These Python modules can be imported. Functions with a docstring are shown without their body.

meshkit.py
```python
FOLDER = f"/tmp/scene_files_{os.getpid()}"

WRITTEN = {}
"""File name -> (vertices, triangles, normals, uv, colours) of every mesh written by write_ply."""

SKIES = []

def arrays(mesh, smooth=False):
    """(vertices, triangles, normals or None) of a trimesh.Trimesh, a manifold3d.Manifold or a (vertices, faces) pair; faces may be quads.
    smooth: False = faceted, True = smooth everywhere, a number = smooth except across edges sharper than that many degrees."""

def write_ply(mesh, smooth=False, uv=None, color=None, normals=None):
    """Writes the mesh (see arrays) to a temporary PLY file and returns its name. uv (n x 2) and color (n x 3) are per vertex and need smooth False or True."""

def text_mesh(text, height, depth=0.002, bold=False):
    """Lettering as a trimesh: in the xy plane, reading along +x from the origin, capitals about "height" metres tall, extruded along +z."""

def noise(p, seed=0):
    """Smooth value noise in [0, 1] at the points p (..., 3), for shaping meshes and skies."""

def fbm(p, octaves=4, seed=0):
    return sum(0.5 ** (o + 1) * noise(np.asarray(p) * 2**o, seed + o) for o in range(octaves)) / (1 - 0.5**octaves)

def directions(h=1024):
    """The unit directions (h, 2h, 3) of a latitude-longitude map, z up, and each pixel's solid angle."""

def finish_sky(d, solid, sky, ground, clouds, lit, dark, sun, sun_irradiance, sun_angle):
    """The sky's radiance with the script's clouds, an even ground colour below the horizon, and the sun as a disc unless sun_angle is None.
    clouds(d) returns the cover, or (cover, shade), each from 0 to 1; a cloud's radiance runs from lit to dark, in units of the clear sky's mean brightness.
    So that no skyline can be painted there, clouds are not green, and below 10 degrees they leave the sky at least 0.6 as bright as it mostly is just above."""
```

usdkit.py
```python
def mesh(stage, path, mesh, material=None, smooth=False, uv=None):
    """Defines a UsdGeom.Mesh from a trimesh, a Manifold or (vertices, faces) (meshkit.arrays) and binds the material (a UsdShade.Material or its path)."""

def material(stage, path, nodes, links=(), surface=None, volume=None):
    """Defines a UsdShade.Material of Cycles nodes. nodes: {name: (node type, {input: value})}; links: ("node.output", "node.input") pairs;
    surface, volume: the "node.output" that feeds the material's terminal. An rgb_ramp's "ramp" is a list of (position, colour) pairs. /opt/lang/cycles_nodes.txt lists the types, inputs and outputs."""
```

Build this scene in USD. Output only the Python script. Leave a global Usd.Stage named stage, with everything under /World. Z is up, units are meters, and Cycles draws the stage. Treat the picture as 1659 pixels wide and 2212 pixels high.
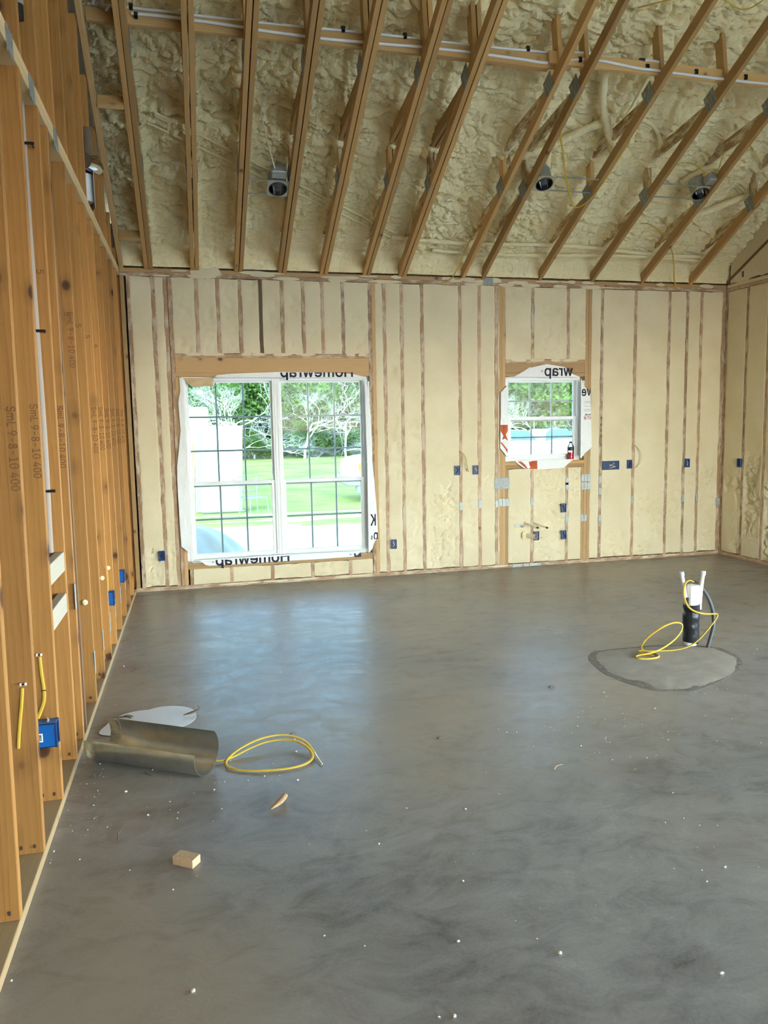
import math, random
import numpy as np, trimesh, usdkit, meshkit
from shapely.geometry import Polygon
from pxr import Usd, UsdGeom, UsdLux, UsdShade, Sdf, Gf

rng = np.random.default_rng(7)
random.seed(7)
stage = Usd.Stage.CreateInMemory()
UsdGeom.SetStageUpAxis(stage, UsdGeom.Tokens.z)
UsdGeom.SetStageMetersPerUnit(stage, 1.0)
UsdGeom.Xform.Define(stage, '/World')
LK = '/World/Looks'
UsdGeom.Scope.Define(stage, LK)


def frame(origin, e1, e2, e3):
    m = np.eye(4)
    m[:3, 0], m[:3, 1], m[:3, 2], m[:3, 3] = e1, e2, e3, origin
    return m


def setm(prim, m):
    UsdGeom.Xformable(prim).AddTransformOp().Set(Gf.Matrix4d(*np.asarray(m, float).T.ravel().tolist()))


# ------------------------------------------------------------------ camera, sky, sun, exposure
F_PX = 1653.95
CAM = np.array([0.5997, -7.6915, 1.5805])
YAW, PITCH, ROLL = 0.241635, -0.113586, -0.018109
fw = np.array([math.sin(YAW) * math.cos(PITCH), math.cos(YAW) * math.cos(PITCH), math.sin(PITCH)])
r0 = np.array([math.cos(YAW), -math.sin(YAW), 0.0])
u0 = np.cross(r0, fw)
rt = math.cos(ROLL) * r0 + math.sin(ROLL) * u0
up = -math.sin(ROLL) * r0 + math.cos(ROLL) * u0
cam = UsdGeom.Camera.Define(stage, '/World/camera')
setm(cam.GetPrim(), frame(CAM, rt, up, -fw))
cam.CreateHorizontalApertureAttr(36.0)
cam.CreateFocalLengthAttr(36.0 * F_PX / 1659)
cam.CreateClippingRangeAttr((0.05, 2000.0))
cam.CreateExposureAttr(1.35)

SUN_TO = np.array([-0.42, -0.47, 0.78]); SUN_TO /= np.linalg.norm(SUN_TO)
sun = UsdLux.DistantLight.Define(stage, '/World/sun')
sun.CreateIntensityAttr(17.0)
sun.CreateColorAttr(Gf.Vec3f(1.0, 0.92, 0.8))
sun.CreateAngleAttr(0.53)
e3 = SUN_TO; e1 = np.cross([0, 0, 1], e3); e1 /= np.linalg.norm(e1)
setm(sun.GetPrim(), frame((0, 0, 30), e1, np.cross(e3, e1), e3))
SKY_STRENGTH = 0.55
sky_mat = usdkit.material(stage, LK + '/sky', {
    's': ('sky_texture', {'sky_type': 'multiple_scattering', 'sun_disc': False, 'sun_elevation': math.asin(SUN_TO[2]), 'sun_rotation': 3.87, 'air_density': 1.0, 'aerosol_density': 1.2}),
    't': ('mix', {'mix_type': 'multiply', 'fac': 1.0, 'color2': (1.13, 1.0, 0.84)}), 'b': ('background_shader', {'strength': SKY_STRENGTH})}, [('s.color', 't.color1'), ('t.color', 'b.color')], surface='b.background')
dome = UsdLux.DomeLight.Define(stage, '/World/sky_dome')
dome.CreateIntensityAttr(1.0)
UsdShade.MaterialBindingAPI.Apply(dome.GetPrim()).Bind(sky_mat)

# ------------------------------------------------------------------ helpers
_used = {}


def numbered(parent, name):
    k = (parent, name)
    n = _used.get(k, 0)
    _used[k] = n + 1
    return f'{parent}/{name}' if n == 0 else f'{parent}/{name}_{n:03d}'


def data(p, label=None, cat=None, group=None, kind=None):
    for k, v in (('label', label), ('category', cat), ('group', group), ('kind', kind)):
        if v:
            p.SetCustomDataByKey(k, v)
    return p


def thing(name, label=None, cat=None, group=None, kind=None, m=None):
    x = UsdGeom.Xform.Define(stage, numbered('/World', name))
    if m is not None:
        setm(x.GetPrim(), m)
    return data(x.GetPrim(), label, cat, group, kind)


def obj(name, mesh, mat, parent=None, m=None, smooth=False, label=None, cat=None, group=None, kind=None):
    path = numbered('/World' if parent is None else str(parent.GetPath()), name)
    g = usdkit.mesh(stage, path, mesh, MATS[mat], smooth=smooth)
    if m is not None:
        setm(g.GetPrim(), m)
    return data(g.GetPrim(), label, cat, group, kind)


def at(x=0, y=0, z=0, rz=0.0):
    m = np.eye(4)
    c, s = math.cos(rz), math.sin(rz)
    m[:2, :2] = [[c, -s], [s, c]]
    m[:3, 3] = x, y, z
    return m


def dup(src, m, label=None, group=None):
    was = src.GetCustomData()
    p = UsdGeom.Xform.Define(stage, numbered('/World', src.GetName()))
    p.GetPrim().GetReferences().AddInternalReference(src.GetPath())
    p.ClearXformOpOrder()
    UsdGeom.Xformable(p.GetPrim()).MakeMatrixXform().Set(Gf.Matrix4d(*np.asarray(m, float).T.ravel().tolist()))
    p.GetPrim().SetInstanceable(True)
    return data(p.GetPrim(), label or was.get('label'), was.get('category'), group or was.get('group'))


def cbox(sx, sy, sz, b=0.0025):
    """A box centred on the origin with chamfered edges."""
    h = np.array([sx, sy, sz]) / 2
    b = min(b, h.min() * 0.6)
    pts = []
    for s in np.array(np.meshgrid([-1, 1], [-1, 1], [-1, 1])).T.reshape(-1, 3):
        for k in range(3):
            q = h - b
            q[k] = h[k]
            pts.append(s * q)
    return trimesh.convex.convex_hull(np.array(pts))


def box(x0, x1, y0, y1, z0, z1, b=0.0):
    if b:
        m = cbox(x1 - x0, y1 - y0, z1 - z0, b)
    else:
        m = trimesh.creation.box([x1 - x0, y1 - y0, z1 - z0])
    m.apply_translation([(x0 + x1) / 2, (y0 + y1) / 2, (z0 + z1) / 2])
    return m


def cat(*ms):
    return trimesh.util.concatenate([x for x in ms if x is not None])


def board(parent, name, a, b, w, d, mat, wdir=(1, 0, 0), label=None, **kw):
    """A sawn board from a to b (centre line), w wide along wdir, d deep: its own mesh with its grain along local z."""
    a, b = np.asarray(a, float), np.asarray(b, float)
    L = np.linalg.norm(b - a)
    ez = (b - a) / L
    ex = np.asarray(wdir, float) - np.dot(wdir, ez) * ez
    ex /= np.linalg.norm(ex)
    return obj(name, cbox(w, d, L), mat, parent, frame((a + b) / 2, ex, np.cross(ez, ex), ez), label=label, **kw)


def bx(parent, name, x0, x1, y0, y1, z0, z1, mat, axis, label=None, **kw):
    """An axis-aligned board with its grain along axis."""
    s = np.array([x1 - x0, y1 - y0, z1 - z0])
    c = ((x0 + x1) / 2, (y0 + y1) / 2, (z0 + z1) / 2)
    E = np.eye(3)
    k = 'xyz'.index(axis)
    i, j = (k + 1) % 3, (k + 2) % 3
    return obj(name, cbox(s[i], s[j], s[k]), mat, parent, frame(c, E[i], E[j], E[k]), label=label, **kw)


def smooth_path(pts, n=60, closed=False):
    p = np.asarray(pts, float)
    from scipy.interpolate import CubicSpline
    if closed:
        p = np.vstack([p, p[:1]])
    t = np.r_[0, np.cumsum(np.linalg.norm(np.diff(p, axis=0), axis=1) ** 0.5)]
    return CubicSpline(t, p, bc_type='periodic' if closed else 'natural')(np.linspace(0, t[-1], n))


def tube(pts, r, sides=8, flat=1.0, cap=True, up=(0, 0, 1)):
    p = np.asarray(pts, float)
    n = len(p)
    r = np.broadcast_to(np.asarray(r, float), (n,))
    t = np.gradient(p, axis=0)
    t /= np.linalg.norm(t, axis=1, keepdims=True) + 1e-12
    nrm = np.asarray(up, float)
    rings = []
    for i in range(n):
        nrm = nrm - np.dot(nrm, t[i]) * t[i]
        if np.linalg.norm(nrm) < 1e-6:
            nrm = np.cross(t[i], [1, 0.3, 0.2])
        nrm /= np.linalg.norm(nrm)
        bn = np.cross(t[i], nrm)
        a = np.linspace(0, 2 * np.pi, sides, endpoint=False)
        rings.append(p[i] + r[i] * (np.cos(a)[:, None] * nrm * flat + np.sin(a)[:, None] * bn))
    v = np.vstack(rings)
    f = []
    for i in range(n - 1):
        for k in range(sides):
            a, b = i * sides + k, i * sides + (k + 1) % sides
            f += [[a, a + sides, b], [b, a + sides, b + sides]]
    f = np.array(f)
    if cap:
        v = np.vstack([v, p[0], p[-1]])
        c0, c1 = len(v) - 2, len(v) - 1
        e = []
        for k in range(sides):
            e += [[c0, k, (k + 1) % sides], [c1, (n - 1) * sides + (k + 1) % sides, (n - 1) * sides + k]]
        f = np.vstack([f, e])
    m = trimesh.Trimesh(v, f, process=False)
    m.fix_normals() if False else None
    return trimesh.Trimesh(v, f[:, ::-1], process=False)


def lathe(profile, sides=24):
    return trimesh.creation.revolve(np.asarray(profile, float), sections=sides)


def poly(pts, depth, holes=()):
    return trimesh.creation.extrude_polygon(Polygon(pts, holes), depth, engine='earcut')


def wrinkle(x, z, wr, seed):
    q = np.stack([x, z, 0 * x], 1)
    return wr * (2 * meshkit.noise(q * 9, seed) - 0.4) + wr * 0.5 * np.abs(2 * meshkit.noise(q * [25, 9, 1], seed + 3) - 1)


def on_sheet(m, wr, seed, lift=0.0022):
    """Presses flat print onto a wrinkled sheet at y = fy0."""
    m = trimesh.Trimesh(*trimesh.remesh.subdivide_to_size(m.vertices, m.faces, 0.02, max_iter=12), process=False)
    v = np.array(m.vertices)
    v[:, 1] = fy0 - lift - wrinkle(v[:, 0], v[:, 2], wr, seed)
    return trimesh.Trimesh(v, m.faces, process=False)


def wallsheet(pts, y, thick=0.0015, wr=0.004, seed=0, edge=0.03):
    """A thin sheet with the outline pts (x, z), lying against the back wall at y, gently wrinkled."""
    m = poly(pts, thick)
    for _ in range(7):
        if m.edges_unique_length.max() < edge * 1.4:
            break
        m = trimesh.Trimesh(*trimesh.remesh.subdivide_to_size(m.vertices, m.faces, edge, max_iter=12), process=True)
    v = np.array(m.vertices)
    w = np.stack([v[:, 0], y - v[:, 2], v[:, 1]], 1)
    w[:, 1] -= wrinkle(v[:, 0], v[:, 1], wr, seed)
    return trimesh.Trimesh(w, m.faces, process=False)


def lettering(text, cap, x, z, y, mirror=False, bold=True, zmax=None, zmin=None, xs=1.0, depth=0.001):
    """Flat lettering on the back wall plane, facing the room: x is the left end as seen from the room."""
    m = meshkit.text_mesh(text, cap, depth, bold)
    if zmax is not None:
        m = trimesh.intersections.slice_mesh_plane(m, [0, -1, 0], [0, zmax * cap, 0])
    if zmin is not None:
        m = trimesh.intersections.slice_mesh_plane(m, [0, 1, 0], [0, zmin * cap, 0])
    v = np.array(m.vertices)
    v[:, 0] *= xs
    f = np.array(m.faces)
    w = v[:, 0].max()
    xx = (w - v[:, 0]) if mirror else v[:, 0]
    if mirror:
        f = f[:, ::-1]
    return trimesh.Trimesh(np.stack([x + xx, y - v[:, 2], z + v[:, 1]], 1), f, process=False)


# ------------------------------------------------------------------ materials
MATS = {}


def mat(name, nodes, links=(), surface='p.BSDF'):
    MATS[name] = usdkit.material(stage, f'{LK}/{name}', nodes, links, surface=surface)


def plain(name, color, rough=0.5, metal=0.0, spec=0.5, **kw):
    mat(name, {'p': ('principled_bsdf', dict(base_color=color, roughness=rough, metallic=metal, specular_ior_level=spec, **kw))})


def wood(name, light, dark, knot, rough=0.55, scale=1.0, residue=None, res_amt=0.5, knots=0.10):
    """Sawn softwood: growth rings along local z, fine grain, knots; residue adds smears of another colour."""
    n = {'tc': ('texture_coordinate', {}), 'oi': ('object_info', {}),
         'off': ('vector_math', {'math_type': 'multiply', 'vector2': (37.0, 53.0, 71.0)}),
         'cmb': ('combine_xyz', {}),
         'add': ('vector_math', {'math_type': 'add'}),
         'map': ('mapping', {'scale': (1.0 * scale, 1.0 * scale, 0.055 * scale)}),
         'wn': ('noise_texture', {'scale': 7.0, 'detail': 2.0}),
         'wsc': ('vector_math', {'math_type': 'scale', 'scale': 0.09}),
         'wadd': ('vector_math', {'math_type': 'add'}),
         'ring': ('wave_texture', {'wave_type': 'rings', 'rings_direction': 'z', 'profile': 'saw', 'scale': 22.0, 'distortion': 1.5, 'detail': 1.0, 'detail_scale': 2.0}),
         'fine': ('noise_texture', {'scale': 130.0, 'detail': 3.0, 'roughness': 0.6}),
         'big': ('noise_texture', {'scale': 9.0, 'detail': 2.0}),
         'kmap': ('mapping', {'scale': (5.0, 5.0, 4.0)}),
         'vor': ('voronoi_texture', {'scale': 1.0, 'randomness': 1.0}),
         'kr': ('rgb_ramp', {'ramp': [(0.0, (1, 1, 1)), (knots * 0.72, (0.9, 0.9, 0.9)), (knots, (0.25, 0.25, 0.25)), (knots * 1.9, (0, 0, 0)), (1, (0, 0, 0))]}),
         'fr': ('rgb_ramp', {'ramp': [(0.3, (0, 0, 0)), (0.75, (1, 1, 1))]}),
         'mixr': ('mix', {'fac': 0.45}), 'mixb': ('mix', {'fac': 0.5}),
         'rr': ('rgb_ramp', {'ramp': [(0.0, light), (0.55, tuple(np.array(light) * 0.6 + np.array(dark) * 0.4)), (1.0, dark)]}),
         'kc': ('mix', {'color2': knot}),
         'bmp': ('bump', {'strength': 0.12, 'distance': 0.004}),
         'hv': ('hsv', {}), 'vr': ('map_range', {'from_min': 0.0, 'from_max': 1.0, 'to_min': 0.66, 'to_max': 1.14}),
         'p': ('principled_bsdf', {'roughness': rough, 'specular_ior_level': 0.35})}
    l = [('oi.random', 'cmb.x'), ('oi.random', 'cmb.y'), ('oi.random', 'cmb.z'), ('cmb.vector', 'off.vector1'), ('tc.object', 'add.vector1'), ('off.vector', 'add.vector2'),
         ('add.vector', 'map.vector'), ('map.vector', 'wn.vector'), ('wn.color', 'wsc.vector1'), ('map.vector', 'wadd.vector1'), ('wsc.vector', 'wadd.vector2'),
         ('wadd.vector', 'ring.vector'), ('map.vector', 'fine.vector'), ('map.vector', 'big.vector'), ('add.vector', 'kmap.vector'), ('kmap.vector', 'vor.vector'), ('vor.distance', 'kr.fac'),
         ('fine.fac', 'fr.fac'), ('ring.color', 'mixr.color1'), ('fr.color', 'mixr.color2'), ('mixr.color', 'mixb.color1'), ('big.color', 'mixb.color2'), ('mixb.color', 'rr.fac'),
         ('rr.color', 'hv.color'), ('oi.random', 'vr.value'), ('vr.result', 'hv.value'), ('hv.color', 'kc.color1'), ('kr.color', 'kc.fac'),
         ('fine.fac', 'bmp.height'), ('bmp.normal', 'p.normal')]
    l = [(a.replace('wsc.vector', 'wsc.vector'), b) for a, b in l]
    if residue is not None:
        n.update({'rn': ('noise_texture', {'scale': 14.0, 'detail': 5.0, 'roughness': 0.65}), 'rmap': ('mapping', {'scale': (1.3, 1.3, 0.5)}),
                  'rrmp': ('rgb_ramp', {'ramp': [(0.5 - 0.1 * res_amt, (0, 0, 0)), (0.68 - 0.1 * res_amt, (0.85, 0.85, 0.85))]}), 'rm': ('mix', {'color2': residue})})
        l += [('add.vector', 'rmap.vector'), ('rmap.vector', 'rn.vector'), ('rn.fac', 'rrmp.fac'), ('rrmp.color', 'rm.fac'), ('kc.color', 'rm.color1'), ('rm.color', 'p.base_color')]
    else:
        l += [('kc.color', 'p.base_color')]
    mat(name, n, l)


wood('pine_stud', (0.54, 0.262, 0.072), (0.25, 0.098, 0.020), (0.045, 0.014, 0.006), knots=0.165)
wood('pine_plate', (0.78, 0.58, 0.32), (0.62, 0.40, 0.18), (0.25, 0.12, 0.05), knots=0.07)
wood('pine_sill', (0.42, 0.29, 0.155), (0.32, 0.20, 0.095), (0.25, 0.14, 0.07), knots=0.06)
wood('web_coated', (0.50, 0.30, 0.13), (0.34, 0.18, 0.07), (0.13, 0.06, 0.03), residue=(0.80, 0.70, 0.44), res_amt=0.9, knots=0.05)
wood('pine_truss', (0.60, 0.36, 0.14), (0.38, 0.19, 0.06), (0.13, 0.05, 0.02), knots=0.09)
wood('pine_bright', (0.75, 0.48, 0.20), (0.56, 0.30, 0.10), (0.22, 0.10, 0.03), knots=0.08)
wood('pine_dark', (0.22, 0.12, 0.06), (0.14, 0.07, 0.035), (0.07, 0.03, 0.015), knots=0.05)
wood('pine_scuffed', (0.46, 0.29, 0.17), (0.33, 0.18, 0.09), (0.14, 0.07, 0.03), residue=(0.62, 0.50, 0.36), res_amt=0.55, knots=0.07)
wood('pine_header', (0.58, 0.37, 0.17), (0.42, 0.24, 0.09), (0.16, 0.07, 0.03), knots=0.10)
wood('whitewashed', (0.44, 0.40, 0.33), (0.32, 0.285, 0.225), (0.35, 0.3, 0.22), knots=0.05)


def foam_mat(name, c1, c2, bs, bd):
    mat(name, {'g': ('geometry', {}), 'n': ('noise_texture', {'scale': 3.0, 'detail': 4.0}), 'n2': ('noise_texture', {'scale': bs, 'detail': 4.0, 'roughness': 0.6}),
               'r': ('rgb_ramp', {'ramp': [(0.3, c1), (0.7, c2)]}), 'b': ('bump', {'strength': 0.8, 'distance': bd}),
               'p': ('principled_bsdf', {'roughness': 0.55, 'specular_ior_level': 0.3})},
        [('g.position', 'n.vector'), ('g.position', 'n2.vector'), ('n.fac', 'r.fac'), ('r.color', 'p.base_color'), ('n2.fac', 'b.height'), ('b.normal', 'p.normal')])


foam_mat('foam', (0.91, 0.745, 0.415), (0.94, 0.82, 0.51), 45.0, 0.012)
foam_mat('foam_shaved', (0.70, 0.59, 0.38), (0.76, 0.66, 0.45), 110.0, 0.005)

mat('concrete', {
    'g': ('geometry', {}), 'w': ('noise_texture', {'scale': 0.8, 'detail': 3.0}), 'ws': ('vector_math', {'math_type': 'scale', 'scale': 0.35}), 'wa': ('vector_math', {'math_type': 'add'}),
    'm1': ('mapping', {'scale': (1.0, 1.5, 1.0), 'rotation': (0, 0, 0.5)}),
    'n1': ('noise_texture', {'scale': 1.1, 'detail': 6.0, 'roughness': 0.62}), 'n2': ('noise_texture', {'scale': 5.0, 'detail': 7.0, 'roughness': 0.68, 'distortion': 0.6}),
    'n3': ('noise_texture', {'scale': 90.0, 'detail': 3.0}), 'mx': ('mix', {'fac': 0.5}), 'mx2': ('mix', {'fac': 0.14}),
    'r': ('rgb_ramp', {'ramp': [(0.34, (0.098, 0.084, 0.074)), (0.45, (0.175, 0.153, 0.136)), (0.56, (0.240, 0.211, 0.187)), (0.70, (0.39, 0.34, 0.295))]}),
    'n4': ('noise_texture', {'scale': 0.7, 'detail': 4.0}), 'br': ('rgb_ramp', {'ramp': [(0.42, (0, 0, 0)), (0.68, (0.8, 0.8, 0.8))]}), 'bm': ('mix', {'color2': (0.27, 0.215, 0.155)}),
    'rr': ('map_range', {'from_min': 0.3, 'from_max': 0.7, 'to_min': 0.27, 'to_max': 0.44}), 'b': ('bump', {'strength': 0.10, 'distance': 0.002}),
    'b2': ('bump', {'strength': 0.07, 'distance': 0.02}),
    'p': ('principled_bsdf', {'specular_ior_level': 0.5})},
    [('g.position', 'w.vector'), ('w.color', 'ws.vector1'), ('g.position', 'wa.vector1'), ('ws.vector', 'wa.vector2'), ('wa.vector', 'm1.vector'), ('m1.vector', 'n1.vector'), ('m1.vector', 'n2.vector'),
     ('g.position', 'n3.vector'), ('n1.fac', 'mx.color1'), ('n2.fac', 'mx.color2'), ('mx.color', 'mx2.color1'), ('n3.fac', 'mx2.color2'), ('mx2.color', 'r.fac'), ('wa.vector', 'n4.vector'), ('n4.fac', 'br.fac'),
     ('br.color', 'bm.fac'), ('r.color', 'bm.color1'), ('bm.color', 'p.base_color'), ('n2.fac', 'rr.value'), ('rr.result', 'p.roughness'),
     ('n3.fac', 'b.height'), ('n2.fac', 'b2.height'), ('b2.normal', 'b.normal'), ('b.normal', 'p.normal')])


def speckled(name, c1, c2, scale, rough, bump=0.3, dist=0.003, metal=0.0, spec=0.5):
    mat(name, {'g': ('texture_coordinate', {}), 'n': ('noise_texture', {'scale': scale, 'detail': 5.0, 'roughness': 0.6}), 'r': ('rgb_ramp', {'ramp': [(0.3, c1), (0.7, c2)]}),
               'b': ('bump', {'strength': bump, 'distance': dist}), 'p': ('principled_bsdf', {'roughness': rough, 'metallic': metal, 'specular_ior_level': spec})},
        [('g.object', 'n.vector'), ('n.fac', 'r.fac'), ('r.color', 'p.base_color'), ('n.fac', 'b.height'), ('b.normal', 'p.normal')])


speckled('patch_concrete', (0.27, 0.215, 0.165), (0.36, 0.295, 0.23), 9.0, 0.7)
speckled('patch_rim', (0.12, 0.092, 0.068), (0.24, 0.195, 0.15), 30.0, 0.75, 0.8, 0.01)
speckled('galvanised', (0.50, 0.52, 0.50), (0.66, 0.67, 0.64), 14.0, 0.30, 0.05, 0.002, metal=1.0)
speckled('nail_plate', (0.30, 0.32, 0.31), (0.46, 0.48, 0.46), 30.0, 0.5, 0.3, 0.002, metal=0.5)
speckled('gang_plate', (0.22, 0.235, 0.22), (0.34, 0.35, 0.33), 30.0, 0.5, 0.3, 0.002, metal=0.4)
speckled('osb', (0.20, 0.12, 0.06), (0.36, 0.23, 0.12), 22.0, 0.7)
speckled('kraft', (0.50, 0.36, 0.18), (0.66, 0.50, 0.30), 12.0, 0.8)
speckled('house_wrap', (0.78, 0.78, 0.77), (0.86, 0.86, 0.85), 60.0, 0.5, 0.15, 0.002)
plain('chrome', (0.60, 0.60, 0.60), 0.12, 1.0)
plain('can_dark', (0.025, 0.025, 0.025), 0.45)
plain('vinyl', (0.80, 0.80, 0.78), 0.35)
plain('letter_navy', (0.020, 0.022, 0.05), 0.6)
plain('letter_grey', (0.35, 0.35, 0.36), 0.6)
plain('letter_red', (0.60, 0.08, 0.08), 0.6)
plain('letter_orange', (0.80, 0.16, 0.02), 0.5)
plain('stamp_ink', (0.16, 0.07, 0.022), 0.8)
plain('nail_dark', (0.05, 0.03, 0.02), 0.6)
plain('yellow_cable', (0.62, 0.40, 0.045), 0.4)
plain('bare_cable', (0.75, 0.66, 0.45), 0.5)
plain('blue_plastic', (0.005, 0.10, 0.36), 0.35)
plain('navy_plastic', (0.008, 0.03, 0.11), 0.4)
plain('black_plastic', (0.012, 0.012, 0.013), 0.35)
plain('black_tape', (0.010, 0.010, 0.012), 0.28)
plain('grey_conduit', (0.045, 0.048, 0.052), 0.4)
plain('white_pipe', (0.76, 0.74, 0.72), 0.3)
plain('dull_pipe', (0.36, 0.29, 0.245), 0.45)
plain('white_plastic', (0.82, 0.80, 0.78), 0.35)
plain('cream_pipe', (0.70, 0.60, 0.42), 0.45)
plain('staple_white', (0.9, 0.9, 0.9), 0.25)
plain('sheet_grey', (0.66, 0.68, 0.72), 0.42, 0.2)
plain('red_drink', (0.75, 0.01, 0.03), 0.1, transmission_weight=0.3)
mat('clear_plastic', {'t': ('transparent_bsdf', {'color': (0.9, 0.92, 0.92)}), 'g': ('glossy_bsdf', {'roughness': 0.08}), 'f': ('fresnel', {'IOR': 1.45}), 'm': ('mix_closure', {})},
    [('f.fac', 'm.fac'), ('t.BSDF', 'm.closure1'), ('g.BSDF', 'm.closure2')], 'm.closure')
mat('window_glass', {'t': ('transparent_bsdf', {'color': (0.64, 0.675, 0.66)}), 'g': ('glossy_bsdf', {'roughness': 0.02}), 'f': ('fresnel', {'IOR': 1.2}), 'm': ('mix_closure', {})},
    [('f.fac', 'm.fac'), ('t.BSDF', 'm.closure1'), ('g.BSDF', 'm.closure2')], 'm.closure')
speckled('crumb', (0.78, 0.74, 0.62), (0.88, 0.85, 0.76), 200.0, 0.8)
speckled('debris_brown', (0.10, 0.06, 0.035), (0.22, 0.14, 0.08), 60.0, 0.8)
speckled('chip_wood', (0.40, 0.22, 0.11), (0.60, 0.40, 0.22), 40.0, 0.7)
speckled('fibreboard', (0.42, 0.27, 0.15), (0.54, 0.37, 0.22), 150.0, 0.8)
# outdoors
speckled('lawn', (0.16, 0.24, 0.035), (0.42, 0.46, 0.12), 0.6, 0.9, 0.5, 0.05)
speckled('gravel', (0.52, 0.49, 0.44), (0.66, 0.62, 0.55), 3.0, 0.9, 0.5, 0.02)
speckled('bark', (0.50, 0.49, 0.46), (0.74, 0.74, 0.71), 6.0, 0.9)
mat('leaf', {'oi': ('object_info', {}), 'g': ('geometry', {}), 'n': ('noise_texture', {'scale': 0.9, 'detail': 3.0}), 'r': ('rgb_ramp', {'ramp': [(0.3, (0.06, 0.14, 0.035)), (0.7, (0.22, 0.34, 0.09))]}),
             'd': ('diffuse_bsdf', {}), 't': ('translucent_bsdf', {}), 'm': ('mix_closure', {'fac': 0.35})},
    [('g.position', 'n.vector'), ('n.fac', 'r.fac'), ('r.color', 'd.color'), ('r.color', 't.color'), ('d.BSDF', 'm.closure1'), ('t.BSDF', 'm.closure2')], 'm.closure')
plain('truck_white', (0.80, 0.80, 0.79), 0.3)
plain('truck_grey', (0.30, 0.31, 0.31), 0.45)
plain('truck_glass', (0.12, 0.18, 0.24), 0.06)
plain('tyre', (0.02, 0.02, 0.02), 0.8)
plain('amber', (0.85, 0.33, 0.02), 0.3)
plain('sticker_yellow', (0.80, 0.60, 0.03), 0.5)
speckled('tarp', (0.24, 0.27, 0.26), (0.34, 0.37, 0.35), 2.0, 0.5, 0.4, 0.02)
plain('pane_pale', (0.42, 0.50, 0.47), 0.25)
plain('leaf_orange', (0.55, 0.25, 0.05), 0.8)

# ------------------------------------------------------------------ the setting: floor
W = 6.537            # inner width of the room
H0, H1, H2 = 3.001, 3.039, 3.077   # undersides and tops of the double plate
REAR = -12.0
CH = 3.085           # underside of the truss chords at the back wall; they rise 0.5 per metre towards the camera
fl = obj('floor', box(-4.4, W + 0.16, REAR - 0.1, 0.155, -0.25, 0.0), 'concrete', label='smooth grey trowelled concrete slab floor with brown mottling', kind='structure')
ang = np.linspace(0, 2 * np.pi, 72, endpoint=False)
PX = np.array([3.209, 3.061, 3.09, 3.174, 3.33, 3.52, 3.80, 4.002, 4.06, 4.048, 3.86, 3.631, 3.4]); PY = np.array([-3.075, -3.45, -3.63, -3.83, -3.89, -3.862, -3.72, -3.536, -3.38, -3.224, -3.10, -3.058, -3.045])
edge = smooth_path(np.stack([PX, PY, 0 * PX], 1), 90, True)[:-1]
cen = edge.mean(0)
wob = 1 + 0.03 * (meshkit.noise(edge * 14, 5)[:, None] - 0.5)
wob2 = 1 + 0.10 * (meshkit.fbm(edge * 5, 3, 8)[:, None] - 0.5)
outer = (edge - cen) * wob * wob2 * 1.035 + cen
mid = (edge - cen) * wob * 0.985 + cen


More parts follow.
